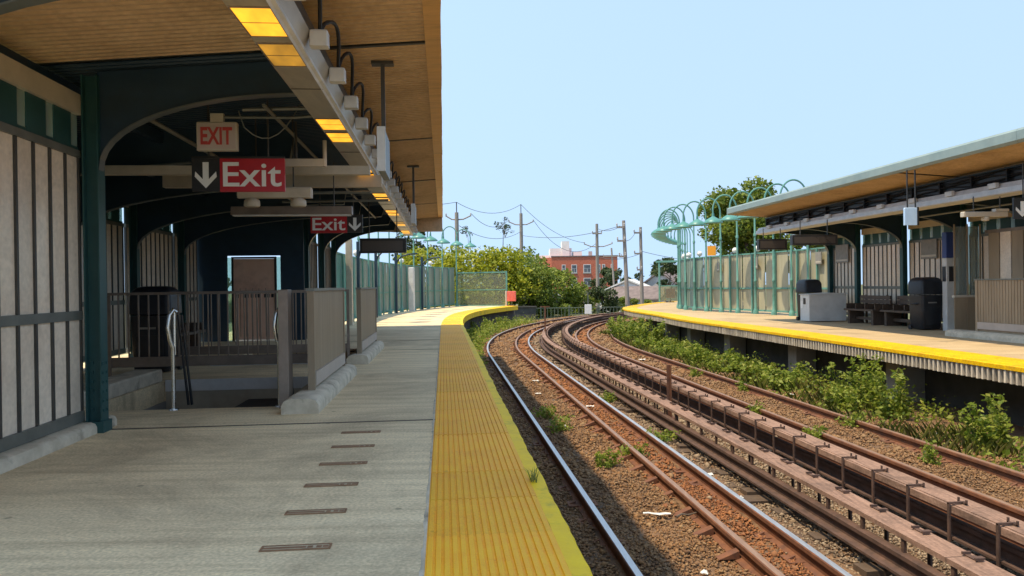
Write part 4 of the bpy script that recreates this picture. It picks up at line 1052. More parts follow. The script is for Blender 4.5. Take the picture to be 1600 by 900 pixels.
# raised nosing beside the opening at the left
tag(mk('stair_plinth', MB().box(-0.35, 0.0, 0, 2.35, -0.001, 0.17), M_CURB, None, W(7.98, -5.06, 0), head(8), bevel=0.02), 'pale concrete plinth on the left side of the first stair opening', 'plinth')

# end wall with the brown door
t = thing('door_wall', 'dark teal partition wall with a brown door behind the stairs', 'wall', 17.9, -5.75, 0)
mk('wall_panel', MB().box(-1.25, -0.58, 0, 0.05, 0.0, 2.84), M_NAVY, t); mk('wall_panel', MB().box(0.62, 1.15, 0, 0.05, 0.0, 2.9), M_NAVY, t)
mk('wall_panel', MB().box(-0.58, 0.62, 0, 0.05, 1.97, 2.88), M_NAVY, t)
d = mk('door', MB().box(-0.44, 0.48, 0.0, 0.04, 0.03, 1.90), M_DOOR, t)
for (x0, x1) in ((-0.485, -0.441), (0.481, 0.525)): mk('door_frame', MB().box(x0, x1, -0.01, 0.05, 0.0, 1.945), M_SIGNK, t)
mk('door_frame', MB().box(-0.44, 0.48, -0.01, 0.05, 1.905, 1.945), M_SIGNK, t)
for (x0, x1) in ((-0.575, -0.49), (0.53, 0.615)): mk('side_light', MB().box(x0, x1, 0.02, 0.03, 0.0, 1.93), G_CLEAR, t)
for x in (-0.39, -0.20, -0.14, -0.06, 0.04, 0.08, 0.24, 0.31, 0.40):
    mk('dark_slot', MB().box(x, x + random.choice((0.03, 0.06, 0.08)), -0.006, -0.001, 1.00, 1.085), M_SIGNK, d)
for x in (-0.30, -0.17, -0.02, 0.12, 0.27): mk('groove', MB().box(x, x + 0.012, -0.004, -0.001, 0.1, 1.22), M_BRONZE, d)

# big black wheeled bins
def big_bin(label, s, o, rz=0.0, z=0.0, sc=1.0):
    t = thing('black_bin', label, 'bin', s, o, z, rz=head(s) + rz, group='large black bins'); t.scale = (sc, sc, sc)
    b = MB(); rings = []
    for (zz, w, dd) in ((0.02, 0.225, 0.215), (0.06, 0.25, 0.24), (0.55, 0.272, 0.26), (0.83, 0.28, 0.265)):
        rings.append((zz, w, dd))
    def rr(zz, w, dd, r=0.07, n=4):
        pts = []
        for cx, cy, a0 in ((w - r, dd - r, 0), (-w + r, dd - r, 90), (-w + r, -dd + r, 180), (w - r, -dd + r, 270)):
            for k in range(n + 1):
                a = R_(a0 + 90 * k / n); pts.append((cx + r * math.cos(a), cy + r * math.sin(a), zz))
        return pts
    def loft(rs):
        m = MB(); n = None
        for q in rs:
            p = rr(*q); n = len(p); m.v += p
        for i in range(len(rs) - 1):
            for k in range(n): m.f.append((i * n + k, i * n + (k + 1) % n, (i + 1) * n + (k + 1) % n, (i + 1) * n + k)); m.mi.append(0)
        m.f += [tuple(range(n - 1, -1, -1)), tuple(range((len(rs) - 1) * n, len(rs) * n))]; m.mi += [0, 0]
        return m
    mk('body', loft(rings), M_BLACK, t, smooth=True)
    mk('hood', loft([(0.845, 0.275, 0.26), (0.86, 0.295, 0.28), (1.12, 0.288, 0.272), (1.19, 0.265, 0.25), (1.235, 0.225, 0.215), (1.26, 0.16, 0.15)]), M_BLACK, t, smooth=True)
    for sx in (-1, 1): mk('handle', MB().tube([(sx * 0.27, -0.1, 0.62), (sx * 0.315, -0.1, 0.62), (sx * 0.315, 0.1, 0.62), (sx * 0.27, 0.1, 0.62)], 0.014, 6), M_BLACK, t)
    mk('label_strip', MB().box(-0.13, 0.09, -0.272, -0.2635, 0.64, 0.67), M_SIGNG, t)
    mk('door_panel', MB().box(-0.19, 0.19, -0.268, -0.25, 0.12, 0.55), M_BLACK, t, bevel=0.006)
    for sx in (-1, 1): mk('wheel', MB().tube([(sx * 0.235, 0.20, 0.06), (sx * 0.285, 0.20, 0.06)], 0.06, 12), M_BLACK, t)
    return t
big_bin('large black bin behind the stair railing on the left platform', 11.6, -5.60, sc=1.0)
# bench glimpsed behind the railing
def bench(label, s, o, rz):
    """a dark wooden bench, length along local y, seat open towards local -x"""
    t = thing('wooden_bench', label, 'bench', s, o, 0, rz=head(s) + rz, group='dark wooden benches')
    for y in (-0.58, 0.58): mk('leg', MB().box(-0.20, 0.22, y - 0.05, y + 0.05, 0.0, 0.37), M_BENCH, t)
    mk('stretcher', MB().box(-0.02, 0.04, -0.529, 0.529, 0.12, 0.20), M_BENCH, t)
    for k in range(4): mk('seat_slat', MB().box(-0.27 + 0.125 * k, -0.27 + 0.125 * k + 0.115, -0.72, 0.72, 0.371, 0.42), M_BENCH, t)
    for k in range(3): mk('back_slat', MB().box(0.22, 0.26, -0.72, 0.72, 0.45 + 0.115 * k, 0.45 + 0.115 * k + 0.105), M_BENCH, t)
    for y in (-0.70, -0.23, 0.23, 0.70): mk('arm', MB().box(-0.20, 0.215, y - 0.016, y + 0.016, 0.4205, 0.56), M_BENCH, t)
    for y in (-0.5, 0.5): mk('back_post', MB().box(0.262, 0.30, y - 0.03, y + 0.03, 0.0, 0.80), M_BENCH, t)
    return t
bench('dark wooden bench half hidden behind the stair railing beside the left black bin', 14.6, -6.3, PI)
# ================================================================== RIGHT SHELTER
def zdr(o): return 3.29 - (o - 7.5) * 0.07
RCO = 10.8
rcan = thing('platform_canopy', 'teal edged canopy with tan soffit over the right platform', 'canopy', 0.0, RCO, 0)
deck(rcan, 'corrugated_deck', [7.52, 9.2, 11.2], 5.0, 14.0, RCO, zdr, M_SOFFIT)
deck(rcan, 'corrugated_deck', [7.52, 9.2, 11.2], 14.05, 22.65, RCO, zdr, M_SOFFIT)
m = MB(); a, b = 7.50 - RCO, 11.25 - RCO
m.add([(a, 5, 3.34), (b, 5, 3.08), (b, 22.68, 3.08), (a, 22.68, 3.34), (a, 5, 3.46), (b, 5, 3.2), (b, 22.68, 3.2), (a, 22.68, 3.46)],
      [(0, 3, 2, 1), (4, 5, 6, 7), (0, 1, 5, 4), (1, 2, 6, 5), (2, 3, 7, 6), (3, 0, 4, 7)])
mk('roof_sheet', m, M_ROOF, rcan)
for k, (s0, s1) in enumerate(((5.0, 10.9), (10.905, 16.8), (16.805, 22.70))):
    m = MB(); m.prism_y([(7.485 - RCO, 3.285), (7.44 - RCO, 3.33), (7.44 - RCO, 3.47), (7.47 - RCO, 3.51), (7.499 - RCO, 3.51), (7.499 - RCO, 3.285)], s0, s1); mk('fascia', m, M_FASCIA, rcan)
m = MB(); m.add([(7.44 - RCO, 22.705, 3.30), (11.25 - RCO, 22.705, 3.03), (11.25 - RCO, 22.705, 3.25), (7.44 - RCO, 22.705, 3.51), (7.44 - RCO, 22.73, 3.30), (11.25 - RCO, 22.73, 3.03), (11.25 - RCO, 22.73, 3.25), (7.44 - RCO, 22.73, 3.51)],
                [(0, 3, 2, 1), (4, 5, 6, 7), (0, 1, 5, 4), (1, 2, 6, 5), (2, 3, 7, 6), (3, 0, 4, 7)])
mk('end_fascia', m, M_FASCIA, rcan)
for s in (9.9, 12.1, 14.3, 16.55, 18.8, 21.0, 22.55):
    bent(s, 10.62, M_NAVY, M_TEAL, parent=rcan, co=RCO, zf=zdr, sgn=-1, zs=2.05, zt=2.72, reach=1.7, z0=0.05)
mk('header_panel', MB().box(10.86 - RCO, 10.89 - RCO, 9.8, 22.6, 2.695, 3.035), M_NAVY, rcan)
# dark lattice beam with cables above the trough
m = MB(); m.box(8.62 - RCO, 8.68 - RCO, 5, 22.5, 2.84, 3.16); mk('beam_web', m, M_SIGNK, rcan)
m = MB(); m.box(8.56 - RCO, 8.61 - RCO, 5, 22.5, 3.14, 3.17); mk('beam_flange', m, M_NAVY, rcan)
for k in range(5):
    m = MB(); z = 2.86 + 0.06 * k; ph = random.random() * 6
    m.tube([(8.585 - RCO - 0.012 * (k % 2), s, z + 0.022 * math.sin(s * 2.9 + ph) + 0.010 * math.sin(s * 6.7 + ph * 2)) for s in frange(5, 22.4, 0.16)], 0.013, 6)
    mk('cable_run', m, M_CABLE, rcan, smooth=True)
for s in frange(8, 22.4, 0.9): mk('cable_clip', MB().box(8.548 - RCO, 8.617 - RCO, s - 0.02, s + 0.02, 2.85, 3.13), M_CABLE, rcan)
rt = thing('light_trough', 'long pale lamp trough under the right canopy', 'light fixture', 0.0, 8.40, 0)
m = MB(); m.prism_y([(-0.03, 2.68), (0.28, 2.66), (0.28, 2.86), (0.06, 2.88), (0.02, 2.80), (-0.02, 2.79)], 5, 22.75); mk('housing', m, M_GALV, rt)
m = MB(); m.box(-0.045, -0.0305, 5, 22.75, 2.69, 2.712); mk('edge_bead', m, M_GALV, rt)
s = 8.0
while s < 22.5:
    ob('junction_box', mesh(MB().rbox(-0.06, 0.015, -0.10, 0.10, 2.80, 2.895, 0.012), 'junction_box', M_GALV), rt, (0, s, 0)); s += 1.15
# right wall bays
WR = 'panelled wall bays of the right shelter'
for k, (a, b) in enumerate(((9.95, 12.05), (12.15, 14.25), (14.35, 16.45), (16.65, 18.7), (18.9, 20.9), (21.1, 22.9))):
    windscreen('wall_bay', ['tan panelled wall bay behind the right stair barrier at the picture edge', 'tan panelled wall bay behind the right stair barrier',
                            'tan panelled wall bay between the white totem and the right stairs', 'tan panelled wall bay behind the right black bin',
                            'tan panelled wall bay behind the right bench', 'tan panelled wall bay behind the white cabinet, last under the right canopy'][k], a, b, 10.80, -1, WR, ztop=2.16, pitch=0.21, zb=0.16, off=k % 2)
for k, (a, b) in enumerate(((16.7, 18.65), (18.95, 20.85), (21.15, 22.9))):
    curb('concrete_curb', ['low concrete curb under the wall behind the right black bin', 'low concrete curb under the wall behind the right bench', 'low concrete curb under the wall behind the white cabinet'][k], a, b, 10.66, 10.95, 0.12, 'low curbs under the right wall', 0.03)
# white cabinet with a sloping top and a bin standing behind it
t = thing('white_cabinet', 'pale grey cabinet standing at the end of the right shelter', 'cabinet', 21.5, 9.88, 0)
m = MB(); m.prism_x([(-0.28, 0.02), (0.28, 0.02), (0.28, 0.80), (-0.28, 0.80)], -0.57, 0.57); mk('body', m, M_BOX, t, bevel=0.012)
m = MB(); m.prism_y([(-0.60, 0.801), (0.60, 0.801), (0.60, 0.835), (0.10, 0.855), (-0.60, 0.815)], -0.30, 0.30); mk('lid', m, M_BOX, t, bevel=0.006)
mk('handle', MB().box(-0.584, -0.571, -0.06, 0.06, 0.52, 0.70), M_BLACK, t)
mk('notice', MB().box(-0.580, -0.5715, 0.10, 0.22, 0.40, 0.62), M_WHITE, t)
big_bin('large black bin standing behind the pale cabinet on the right platform', 22.1, 9.75, 0.1)
big_bin('large black bin with a pale strip between the benches and totem on the right platform', 17.1, 10.13, 0.05)
bench('dark wooden bench against the right wall, nearer the pale cabinet', 19.75, 10.22, 0.0)
bench('dark wooden bench against the right wall, half hidden behind the black bin', 18.2, 10.35, 0.0)
# signs on the right wall
def wall_sign(label, s, z0, z1, w, o=10.76):
    t = thing('wall_sign', label, 'sign', s, o, 0)
    mk('board', MB().box(-0.03, 0.0, -w / 2, w / 2, z0, z1), M_SIGNG, t, bevel=0.004)
    mk('print_band', MB().box(-0.034, -0.0305, -w / 2 + 0.03, w / 2 - 0.03, z0 + 0.05, z0 + 0.10), M_PALE, t)
    return t
wall_sign('grey station sign board on the right wall above the bench', 21.95, 1.75, 2.30, 0.72)
wall_sign('grey station sign board on the right wall above the black bin', 17.85, 1.72, 2.20, 0.62)
# totem and glass screen
t = thing('information_totem', 'slim white totem with a blue top beside the right stairs', 'totem', 16.6, 10.42, 0)
mk('column', MB().rbox(-0.16, 0.16, -0.08, 0.08, 0.0, 1.70, 0.02), M_BOX, t); mk('blue_head', MB().rbox(-0.16, 0.16, -0.08, 0.08, 1.701, 2.30, 0.02), M_BLUE, t)
mk('dark_face', MB().box(-0.166, -0.161, -0.06, 0.06, 1.15, 1.50), M_BLACK, t); mk('dark_face', MB().box(-0.10, 0.10, -0.086, -0.081, 1.15, 1.50), M_BLACK, t)
t = thing('glass_screen', 'smoky glass screen panel beside the right stair barrier', 'screen', 15.55, 10.05, 0)
mk('pane', MB().box(-0.28, 0.28, -0.008, 0.008, 0.85, 2.35), G_GREY, t)
for x in (-0.30, 0.0, 0.30): mk('post', MB().box(x - 0.018, x + 0.018, -0.02, -0.009, 0.0, 2.40), M_LOUV, t)
mk('lower_panel', MB().box(-0.28, 0.28, -0.008, 0.008, 0.05, 0.80), M_LOUV, t); mk('rail', MB().box(-0.33, 0.33, -0.04, 0.04, 0.801, 0.849), M_PALE, t)
t = thing('brown_screen_wall', 'brown panelled screen wall behind the right stair barrier', 'wall', 13.4, 10.35, 0)
for k in range(11):
    y = -1.75 + 0.33 * k
    mk('panel', MB().box(-0.02, 0.02, y, y + 0.30, 0.1, 2.18), M_LOUV if k % 3 else M_PANEL, t)
mk('top_rail', MB().box(-0.03, 0.03, -1.8, 1.95, 2.181, 2.25), M_BRONZE, t)
barrier('brown louvered barrier beside the stairs on the right platform', 10.0, 14.40, 9.40, BG, side=-1)
curb('concrete_curb', 'pale rounded concrete curb under the right louvered barrier', 9.7, 15.1, 9.20, 9.56, 0.14, None, 0.09)
# hanging things on the right
t = thing('pale_blue_sign', 'pale blue square sign hanging on two rods below the right canopy', 'sign', 13.5, 7.41, 0)
mk('panel', MB().rbox(-0.125, 0.125, -0.02, 0.03, 2.23, 2.56, 0.01), M_SCREEN, t); mk('frame', MB().box(0.127, 0.150, -0.03, 0.04, 2.225, 2.57), M_SIGNK, t)
for x in (-0.06, 0.10): mk('rod', MB().tube([(x, 0, 2.56), (x, 0, 3.27)], 0.014, 6), M_SIGNK, t)
box_sign('short dark display box hanging at the end of the right canopy', 20.4, 7.42, 8.25, 2.10, 2.40, 2.70)
box_sign('long dark display box hanging under the right lamp trough', 17.6, 7.05, 8.20, 2.08, 2.33, 2.70)
t = thing('emergency_light', 'pale emergency light box hanging under the right canopy', 'emergency light', 12.6, 8.20, 0)
mk('case', MB().rbox(-0.42, 0.42, -0.05, 0.05, 2.30, 2.39, 0.015), M_PALE, t); mk('lamp_head', MB().lathe([(0, 0), (0.06, 0.005), (0.07, 0.06), (0.05, 0.075)], 12, (0.02, 0, 2.225)), M_PALE, t, smooth=True)
mk('side_box', MB().rbox(0.18, 0.44, -0.055, 0.055, 2.391, 2.44, 0.01), M_PALE, t)
for x in (-0.2, 0.3): mk('hanger_rod', MB().tube([(x, 0, 2.39), (x, 0, 2.66)], 0.010, 6), M_BATTEN, t)
exit_sign('dark red Exit sign with a down arrow at the right picture edge', 11.6, 7.95, 8.95, 2.17, 2.50, True, 3.1)
pipe('rusty blue-grey conduit above the right black bin', [(15.5, 8.95, 2.56), (12.0, 8.95, 2.56)], 0.02)

# ================================================================== FENCES AND LAMP POSTS BEYOND THE CANOPIES
M_FPL = mat('fence_panel_grey_green', (0.16, 0.22, 0.19), (0.24, 0.30, 0.25), scale=2, rough=0.5, stretch=(1, 1, 0.3), objvar=0.10)
M_FPR = mat('fence_panel_olive', (0.30, 0.28, 0.19), (0.40, 0.37, 0.26), scale=2, rough=0.5, stretch=(1, 1, 0.3), objvar=0.08)
M_FPT = mat('fence_panel_teal', (0.07, 0.24, 0.21), (0.11, 0.32, 0.28), scale=2, rough=0.5, stretch=(1, 1, 0.3), objvar=0.10)
def fence_bay(label, s0, s1, fo, face, panel_m, group, ztop=2.25, name='fence_bay'):
    p0, p1 = Vector(W(s0, fo(s0))), Vector(W(s1, fo(s1))); d = p1 - p0; L = d.length
    t = thing(name, label, 'fence', loc=tuple((p0 + p1) / 2), rz=math.atan2(-d.x, d.y), group=group)
    h = L / 2
    mk('top_rail', MB().box(-0.03, 0.03, -h, h, ztop, ztop + 0.05), M_TEALF, t); mk('bottom_rail', MB().box(-0.03, 0.03, -h, h, 0.10, 0.16), M_TEALF, t)
    mk('middle_rail', MB().box(*sorted((0.0, face * 0.035)), -h, h, 0.93, 0.99), M_TEALF, t)
    n = max(3, int(L / 0.17)); p = L / n
    pm = mesh(MB().prism_z([(-0.012, -p / 2 + 0.002), (0.010, -p / 2 + 0.002), (0.016, -p * 0.25), (0.016, p * 0.25), (0.010, p / 2 - 0.002), (-0.012, p / 2 - 0.002)], 0.161, ztop - 0.001), 'slat', panel_m)
    for k in range(n): ob('slat', pm, t, (-0.02 * face, -h + p * (k + 0.5), 0))
    mk('post', MB().box(-0.035, 0.035, -0.035, 0.035, 0.0, ztop + 0.051 + 0.06) if False else MB().box(*sorted((face * 0.036, face * 0.10)), -0.03, 0.03, 0.0, ztop + 0.02), M_TEALF, t)
    return t
def lamp_mesh_parts():
    post = MB(); post.lathe([(0.0, 0.0), (0.105, 0.0), (0.105, 0.10), (0.075, 0.17), (0.055, 0.22), (0.045, 1.2), (0.06, 1.22), (0.06, 1.27), (0.042, 1.3), (0.036, 2.9), (0.055, 2.92), (0.055, 3.0), (0.034, 3.03), (0.030, 3.95)], 10)
    hoop = MB(); r = 0.46
    pts = [(0, 0, 3.9)] + [(r - r * math.cos(R_(a)), 0, 4.0 + r * math.sin(R_(a)) * 1.3) for a in range(0, 200, 12)]
    hoop.tube(pts, 0.032, 8)
    ex, ez = pts[-1][0], pts[-1][2]
    brace = MB(); brace.tube([(0, 0, 3.35), (0.18, 0, 3.55), (0.24, 0, 3.85), (0.10, 0, 4.05), (0.02, 0, 3.95)], 0.014, 6)
    shade = MB(); shade.lathe([(0.0, 0.02), (0.045, 0.02), (0.05, -0.10), (0.12, -0.15), (0.25, -0.22), (0.36, -0.31), (0.37, -0.36), (0.35, -0.355), (0.0, -0.21)], 18, (ex, 0, ez))
    return mesh(post, 'post', M_TEALF, True), mesh(hoop, 'gooseneck', M_TEALF, True), mesh(brace, 'scroll', M_TEALF, True), mesh(shade, 'lamp_shade', mat('teal_enamel_shade', (0.06, 0.21, 0.18), (0.09, 0.28, 0.245), scale=5, rough=0.4), True)
LPM = lamp_mesh_parts()
def lamp_post(label, s, o, flip, group):
    t = thing('lamp_post', label, 'lamp post', s, o, 0, rz=head(s) + (PI if flip else 0), group=group)
    for nme, me in zip(('post', 'gooseneck', 'scroll', 'lamp_shade'), LPM):
        if nme != 'scroll': ob(nme, me, t)
    return t
globe_me = mesh(MB().lathe([(0.0, -0.12), (0.06, -0.105), (0.105, -0.055), (0.12, 0.0), (0.10, 0.065), (0.05, 0.105), (0.0, 0.115)], 14), 'globe', M_WHITE, True)
stem_me = mesh(MB().tube([(0, 0, -0.25), (0, 0, -0.11)], 0.025, 8), 'stem', M_TEALF)
def globe(label, s, o, z, group):
    t = thing('globe_lamp', label, 'lamp', s, o, z, group=group)
    ob('globe', globe_me, t); ob('stem', stem_me, t)
edges = frange(23.0, 43.6, 2.28)
for k, (a, b) in enumerate(zip(edges, edges[1:])):
    fence_bay('left fence bay of upright slats, %s past the left canopy' % ORD[k], a + 0.05, b - 0.05, FL, 1, M_FPT if k < 2 else M_FPL, 'left platform fence bays')
for k, s in enumerate(edges[1:]):
    lamp_post('teal gooseneck lamp post on the left platform fence, %s past the left canopy' % ORD[k], s, FL(s) + 0.12, False, 'left gooseneck lamp posts')
    if k % 2 == 0: globe('white globe lamp above the left fence, %s from the canopy' % ORD[k // 2], s - 1.1, FL(s - 1.1) - 0.15, 2.5, 'white globe lamps on the left fence')
# dark posts with curved brackets in front of the left fence
for k, s in enumerate((25.5, 29.5, 33.6, 38.0)):
    t = thing('bracket_post', 'dark post with curved bracket before the left fence, %s from the canopy' % ORD[k], 'post', s, FL(s) + 0.35, 0, group='dark bracket posts on the left platform')
    mk('shaft', MB().box(-0.05, 0.05, -0.05, 0.05, 0, 2.75), M_NAVY, t, bevel=0.006)
    mk('curved_bracket', MB().tube([(0, 0, 2.15), (0.08, 0, 2.40), (0.25, 0, 2.58), (0.60, 0, 2.68), (1.0, 0, 2.70)], 0.035, 8), M_NAVY, t, smooth=True)
# pale box post among them
tag(mk('white_post', MB().rbox(-0.13, 0.13, -0.10, 0.10, 0, 2.15, 0.03), M_BOX, None, W(36, FL(36) + 0.45, 0), head(36)), 'pale upright cabinet post before the left fence', 'post')
tag(mk('white_post', MB().rbox(-0.10, 0.10, -0.10, 0.10, 0, 2.75, 0.03), M_PALE, None, W(24.2, FL(24.2) + 0.25, 0), head(24)), 'pale tall post at the canopy end of the left fence', 'post')
# end fence of the left platform, mesh in a teal frame
def end_fence(label, s, o0, o1, z1=2.0):
    t = thing('end_fence', label, 'fence', s, o0, 0); w = o1 - o0
    mk('mesh_screen', MB().box(0.04, w - 0.04, -0.005, 0.005, 0.06, z1 - 0.04), G_MESH, t)
    for x in (0, w): mk('post', MB().box(x - 0.04, x + 0.04, -0.04, 0.04, 0, z1 + 0.05), M_TEALF, t)
    mk('top_rail', MB().box(0.04, w - 0.04, -0.03, 0.03, z1 - 0.04, z1 + 0.03), M_TEALF, t); mk('middle_rail', MB().box(0.04, w - 0.04, -0.02, 0.02, 0.93, 0.98), M_TEALF, t)
    mk('bottom_rail', MB().box(0.04, w - 0.04, -0.02, 0.02, 0.0, 0.06), M_TEALF, t)
end_fence('teal framed mesh fence closing the end of the left platform', 43.8, FL(43.8) + 0.05, -2.3)
def red_board(label, s, o):
    t = thing('red_warning_board', label, 'warning board', s, o, 0)
    mk('post', MB().box(-0.36, -0.28, -0.03, 0.03, 0, 0.88), M_PALE, t)
    mk('board', MB().rbox(-0.26, 0.30, -0.03, 0.03, 0.28, 0.86, 0.03), M_REDBOX, t)
    mk('foot', MB().box(-0.26, 0.25, -0.05, 0.05, 0, 0.06), M_BATTEN, t); mk('leg', MB().box(0.0, 0.05, -0.02, 0.02, 0.06, 0.28), M_BATTEN, t)
red_board('faded red board at the tip of the left platform', 43.6, -1.95)
# right fence
edges = frange(23.1, 49, 1.62)
for k, (a, b) in enumerate(zip(edges, edges[1:])):
    fence_bay('right fence bay of olive slats, %s past the right canopy' % (ORD[k] if k < 16 else 'farthest'), a + 0.04, b - 0.04, FR, -1, M_FPR if k < 6 else M_FPL, 'right platform fence bays')
for k, s in enumerate(frange(24.6, 48.8, 1.28)):
    lamp_post('teal gooseneck lamp post on the right fence, %s from the right canopy' % ORD[k], s, FR(s) - 0.12, True, 'right gooseneck lamp posts')
for k, s in enumerate(edges[1:16]):
    if k > 1 and k % 1 == 0:
        if k == 4: tag(mk('orange_sheet', MB().box(-0.02, 0.02, -0.17, 0.17, 2.32, 2.72), M_ORANGE, None, W(s + 0.8, FR(s + 0.8), 0), head(s) + 1.2), 'small orange sheet above the right fence', 'sheet')
        else: globe('white globe lamp above the right fence, %s from the canopy' % ORD[k - 2], s + 0.8, FR(s + 0.8) + 0.15, 2.46, 'white globe lamps on the right fence')
for k, (s, z0, z1) in enumerate(((23.7, 1.75, 2.15), (28.4, 1.7, 2.1), (31.2, 1.65, 2.0))):
    wall_sign('small grey notice on the right fence, %s from the canopy' % ORD[k], s, z0, z1, 0.4, FR(s) - 0.09)
def end_gate():
    t = thing('end_gate', 'dark framed gate at the far end of the right platform', 'gate', 50.5, FR(50) - 2.6, 0)
    for x in (0, 2.2): mk('post', MB().box(x - 0.05, x + 0.05, -0.05, 0.05, 0, 2.5), M_TEALF, t)
    mk('lintel', MB().box(-0.2, 2.4, -0.08, 0.08, 2.501, 2.62), M_TEALF, t); mk('screen', MB().box(0.06, 2.14, -0.006, 0.006, 0.1, 1.0), G_MESH, t)
    mk('rail', MB().box(0.06, 2.14, -0.02, 0.02, 1.001, 1.06), M_TEALF, t)
end_gate()
red_board('faded red board at the far end of the right platform', 50.6, ER(50) + 0.9)
# ================================================================== THINGS ON THE TRACK BED
t = thing('rusty_stake', 'rusty steel stake standing between the two third rails', 'stake', 12.3, 2.34, -1.08)
mk('angle_bar', MB().box(-0.035, 0.035, -0.006, 0.006, 0, 0.92).box(0.023, 0.035, -0.04, -0.006, 0, 0.92), M_RUST, t)
mk('base_plate', MB().box(-0.09, 0.09, -0.09, 0.09, 0.03, 0.05), M_RUST, t)
t = thing('rusty_stake', 'rusty steel stake farther along between the rails', 'stake', 30.5, 2.1, -1.05)
mk('angle_bar', MB().box(-0.03, 0.03, -0.03, 0.03, 0, 1.35), M_RUST, t); mk('cross_bar', MB().box(-0.2, 0.2, -0.02, 0.02, 1.352, 1.39), M_RUST, t)
M_PAPER = mat('litter_white', (0.62, 0.58, 0.52), (0.74, 0.70, 0.64), scale=20, rough=0.9)
lit = [(7.1, 0.62, 0.26, 0.035), (5.6, 0.55, 0.07, 0.04), (11.5, 0.45, 0.1, 0.07), (13.3, 1.2, 0.14, 0.06), (15.2, 0.5, 0.12, 0.08), (7.5, 1.6, 0.16, 0.05), (8.6, 1.66, 0.13, 0.06), (17.2, 0.7, 0.14, 0.1), (12.6, 2.35, 0.1, 0.08), (19.5, 3.6, 0.2, 0.1), (21.3, 4.3, 0.2, 0.1), (14.2, 5.35, 0.14, 0.1), (9.5, 5.5, 0.12, 0.1), (10.4, 5.7, 0.1, 0.08), (24, 3.7, 0.2, 0.12), (5.0, -0.25, 0.05, 0.05)]
for k, (s, o, L, w) in enumerate(lit):
    m = MB(); n = 5
    for a in range(n + 1):
        y = -L / 2 + L * a / n
        zz = [0.008 + 0.018 * random.random() for _ in range(3)]
        m.v += [(-w / 2 + random.uniform(-.01, .01), y, zz[0]), (0, y, zz[1] + 0.012), (w / 2 + random.uniform(-.01, .01), y, zz[2])]
        if a:
            b = (a - 1) * 3; m.f += [(b, b + 1, b + 4, b + 3), (b + 1, b + 2, b + 5, b + 4)]; m.mi += [0, 0]
    l_ = mk('litter_scrap', m, M_PAPER, None, W(s, o, bed_z(s, o) + 0.03), head(s) + (1.3 if k == 0 else random.uniform(0, 3)))
    sol = l_.modifiers.new('thickness', 'SOLIDIFY'); sol.thickness = 0.006
    tag(l_, ['long pale strip of litter on the near track bed', 'tiny pale scrap beside the nearest polished rail', 'small pale scrap left of the guard rail, mid distance', 'pale scrap on the guard rail side of the near track', 'pale scrap near the start of the bend on the left track',
             'pale scrap right of the polished rail, nearer of two', 'pale scrap right of the polished rail, farther of two', 'pale scrap close to the bend of the nearest rail', 'pale scrap between the two third rails beside the stake', 'pale scrap beside the far guard rail',
             'pale scrap between the far rails at the bend', 'pale scrap among the weeds below the right platform, farther', 'pale scrap beyond the far rail, nearest', 'pale scrap in the weeds beyond the far rail', 'pale scrap on the far track past the bend', 'tiny pale scrap between the platform edge and nearest rail'][k], 'litter', 'litter on the track bed')
# sticks
for k, (s, o, L, a) in enumerate(((4.9, 1.22, 0.42, 1.4), (5.4, 1.95, 0.5, 0.9), (7.0, 0.9, 0.3, 0.5), (10.8, 5.2, 0.7, 1.2))):
    p = [(L * (q - 0.5), 0.02 * math.sin(q * 5), 0.02 + 0.01 * math.sin(q * 9)) for q in (0, 0.25, 0.5, 0.75, 1)]
    tag(mk('dry_stick', MB().tube(p, [0.011, 0.010, 0.009, 0.007, 0.004], 6), M_BARK, None, W(s, o, -1.0), a, smooth=True), 'dry stick lying on the ballast ' + ['beside the near right rail', 'right of the polished rails', 'left of the guard rail', 'beyond the far rail'][k], 'stick')

# ---------------------------------------------------------------- weeds
def weed_plant(label, s, o, h, w, n, size, z=-1.08, m_=M_LEAFN, name='weed_plant', group='weeds along the right platform'):
    t = thing(name, label, 'plant', s, o, z, group=group)
    ns = max(3, int(4 + w * 6)); C, Rr = [], []
    st = MB()
    for k in range(ns):
        a = random.uniform(0, 2 * PI); r = w * 0.5 * math.sqrt(random.random()); hh = h * random.uniform(0.55, 1.0)
        bx_, by_ = r * math.cos(a) * 0.6, r * math.sin(a) * 0.6; tx, ty = r * math.cos(a) * 1.25, r * math.sin(a) * 1.25
        pts = [(bx_ + (tx - bx_) * q, by_ + (ty - by_) * q, hh * (q ** 0.9)) for q in (0, 0.33, 0.66, 1)]
        st.tube(pts, [0.008, 0.007, 0.005, 0.003], 5)
        for q in (0.2, 0.4, 0.6, 0.8, 0.97):
            C.append((bx_ + (tx - bx_) * q, by_ + (ty - by_) * q, hh * q)); rr = (0.10 + 0.07 * (1 - q)) * (0.7 + 0.5 * w); Rr.append((rr, rr, rr * 0.8))
    mk('stems', st, M_LEAFN, t)
    pts = clump_points(C, Rr, n, 0.2); pts[:, 2] = np.maximum(pts[:, 2], 0.01)
    ob('foliage', leaf_mesh('foliage', pts, size, m_), t)
    return t
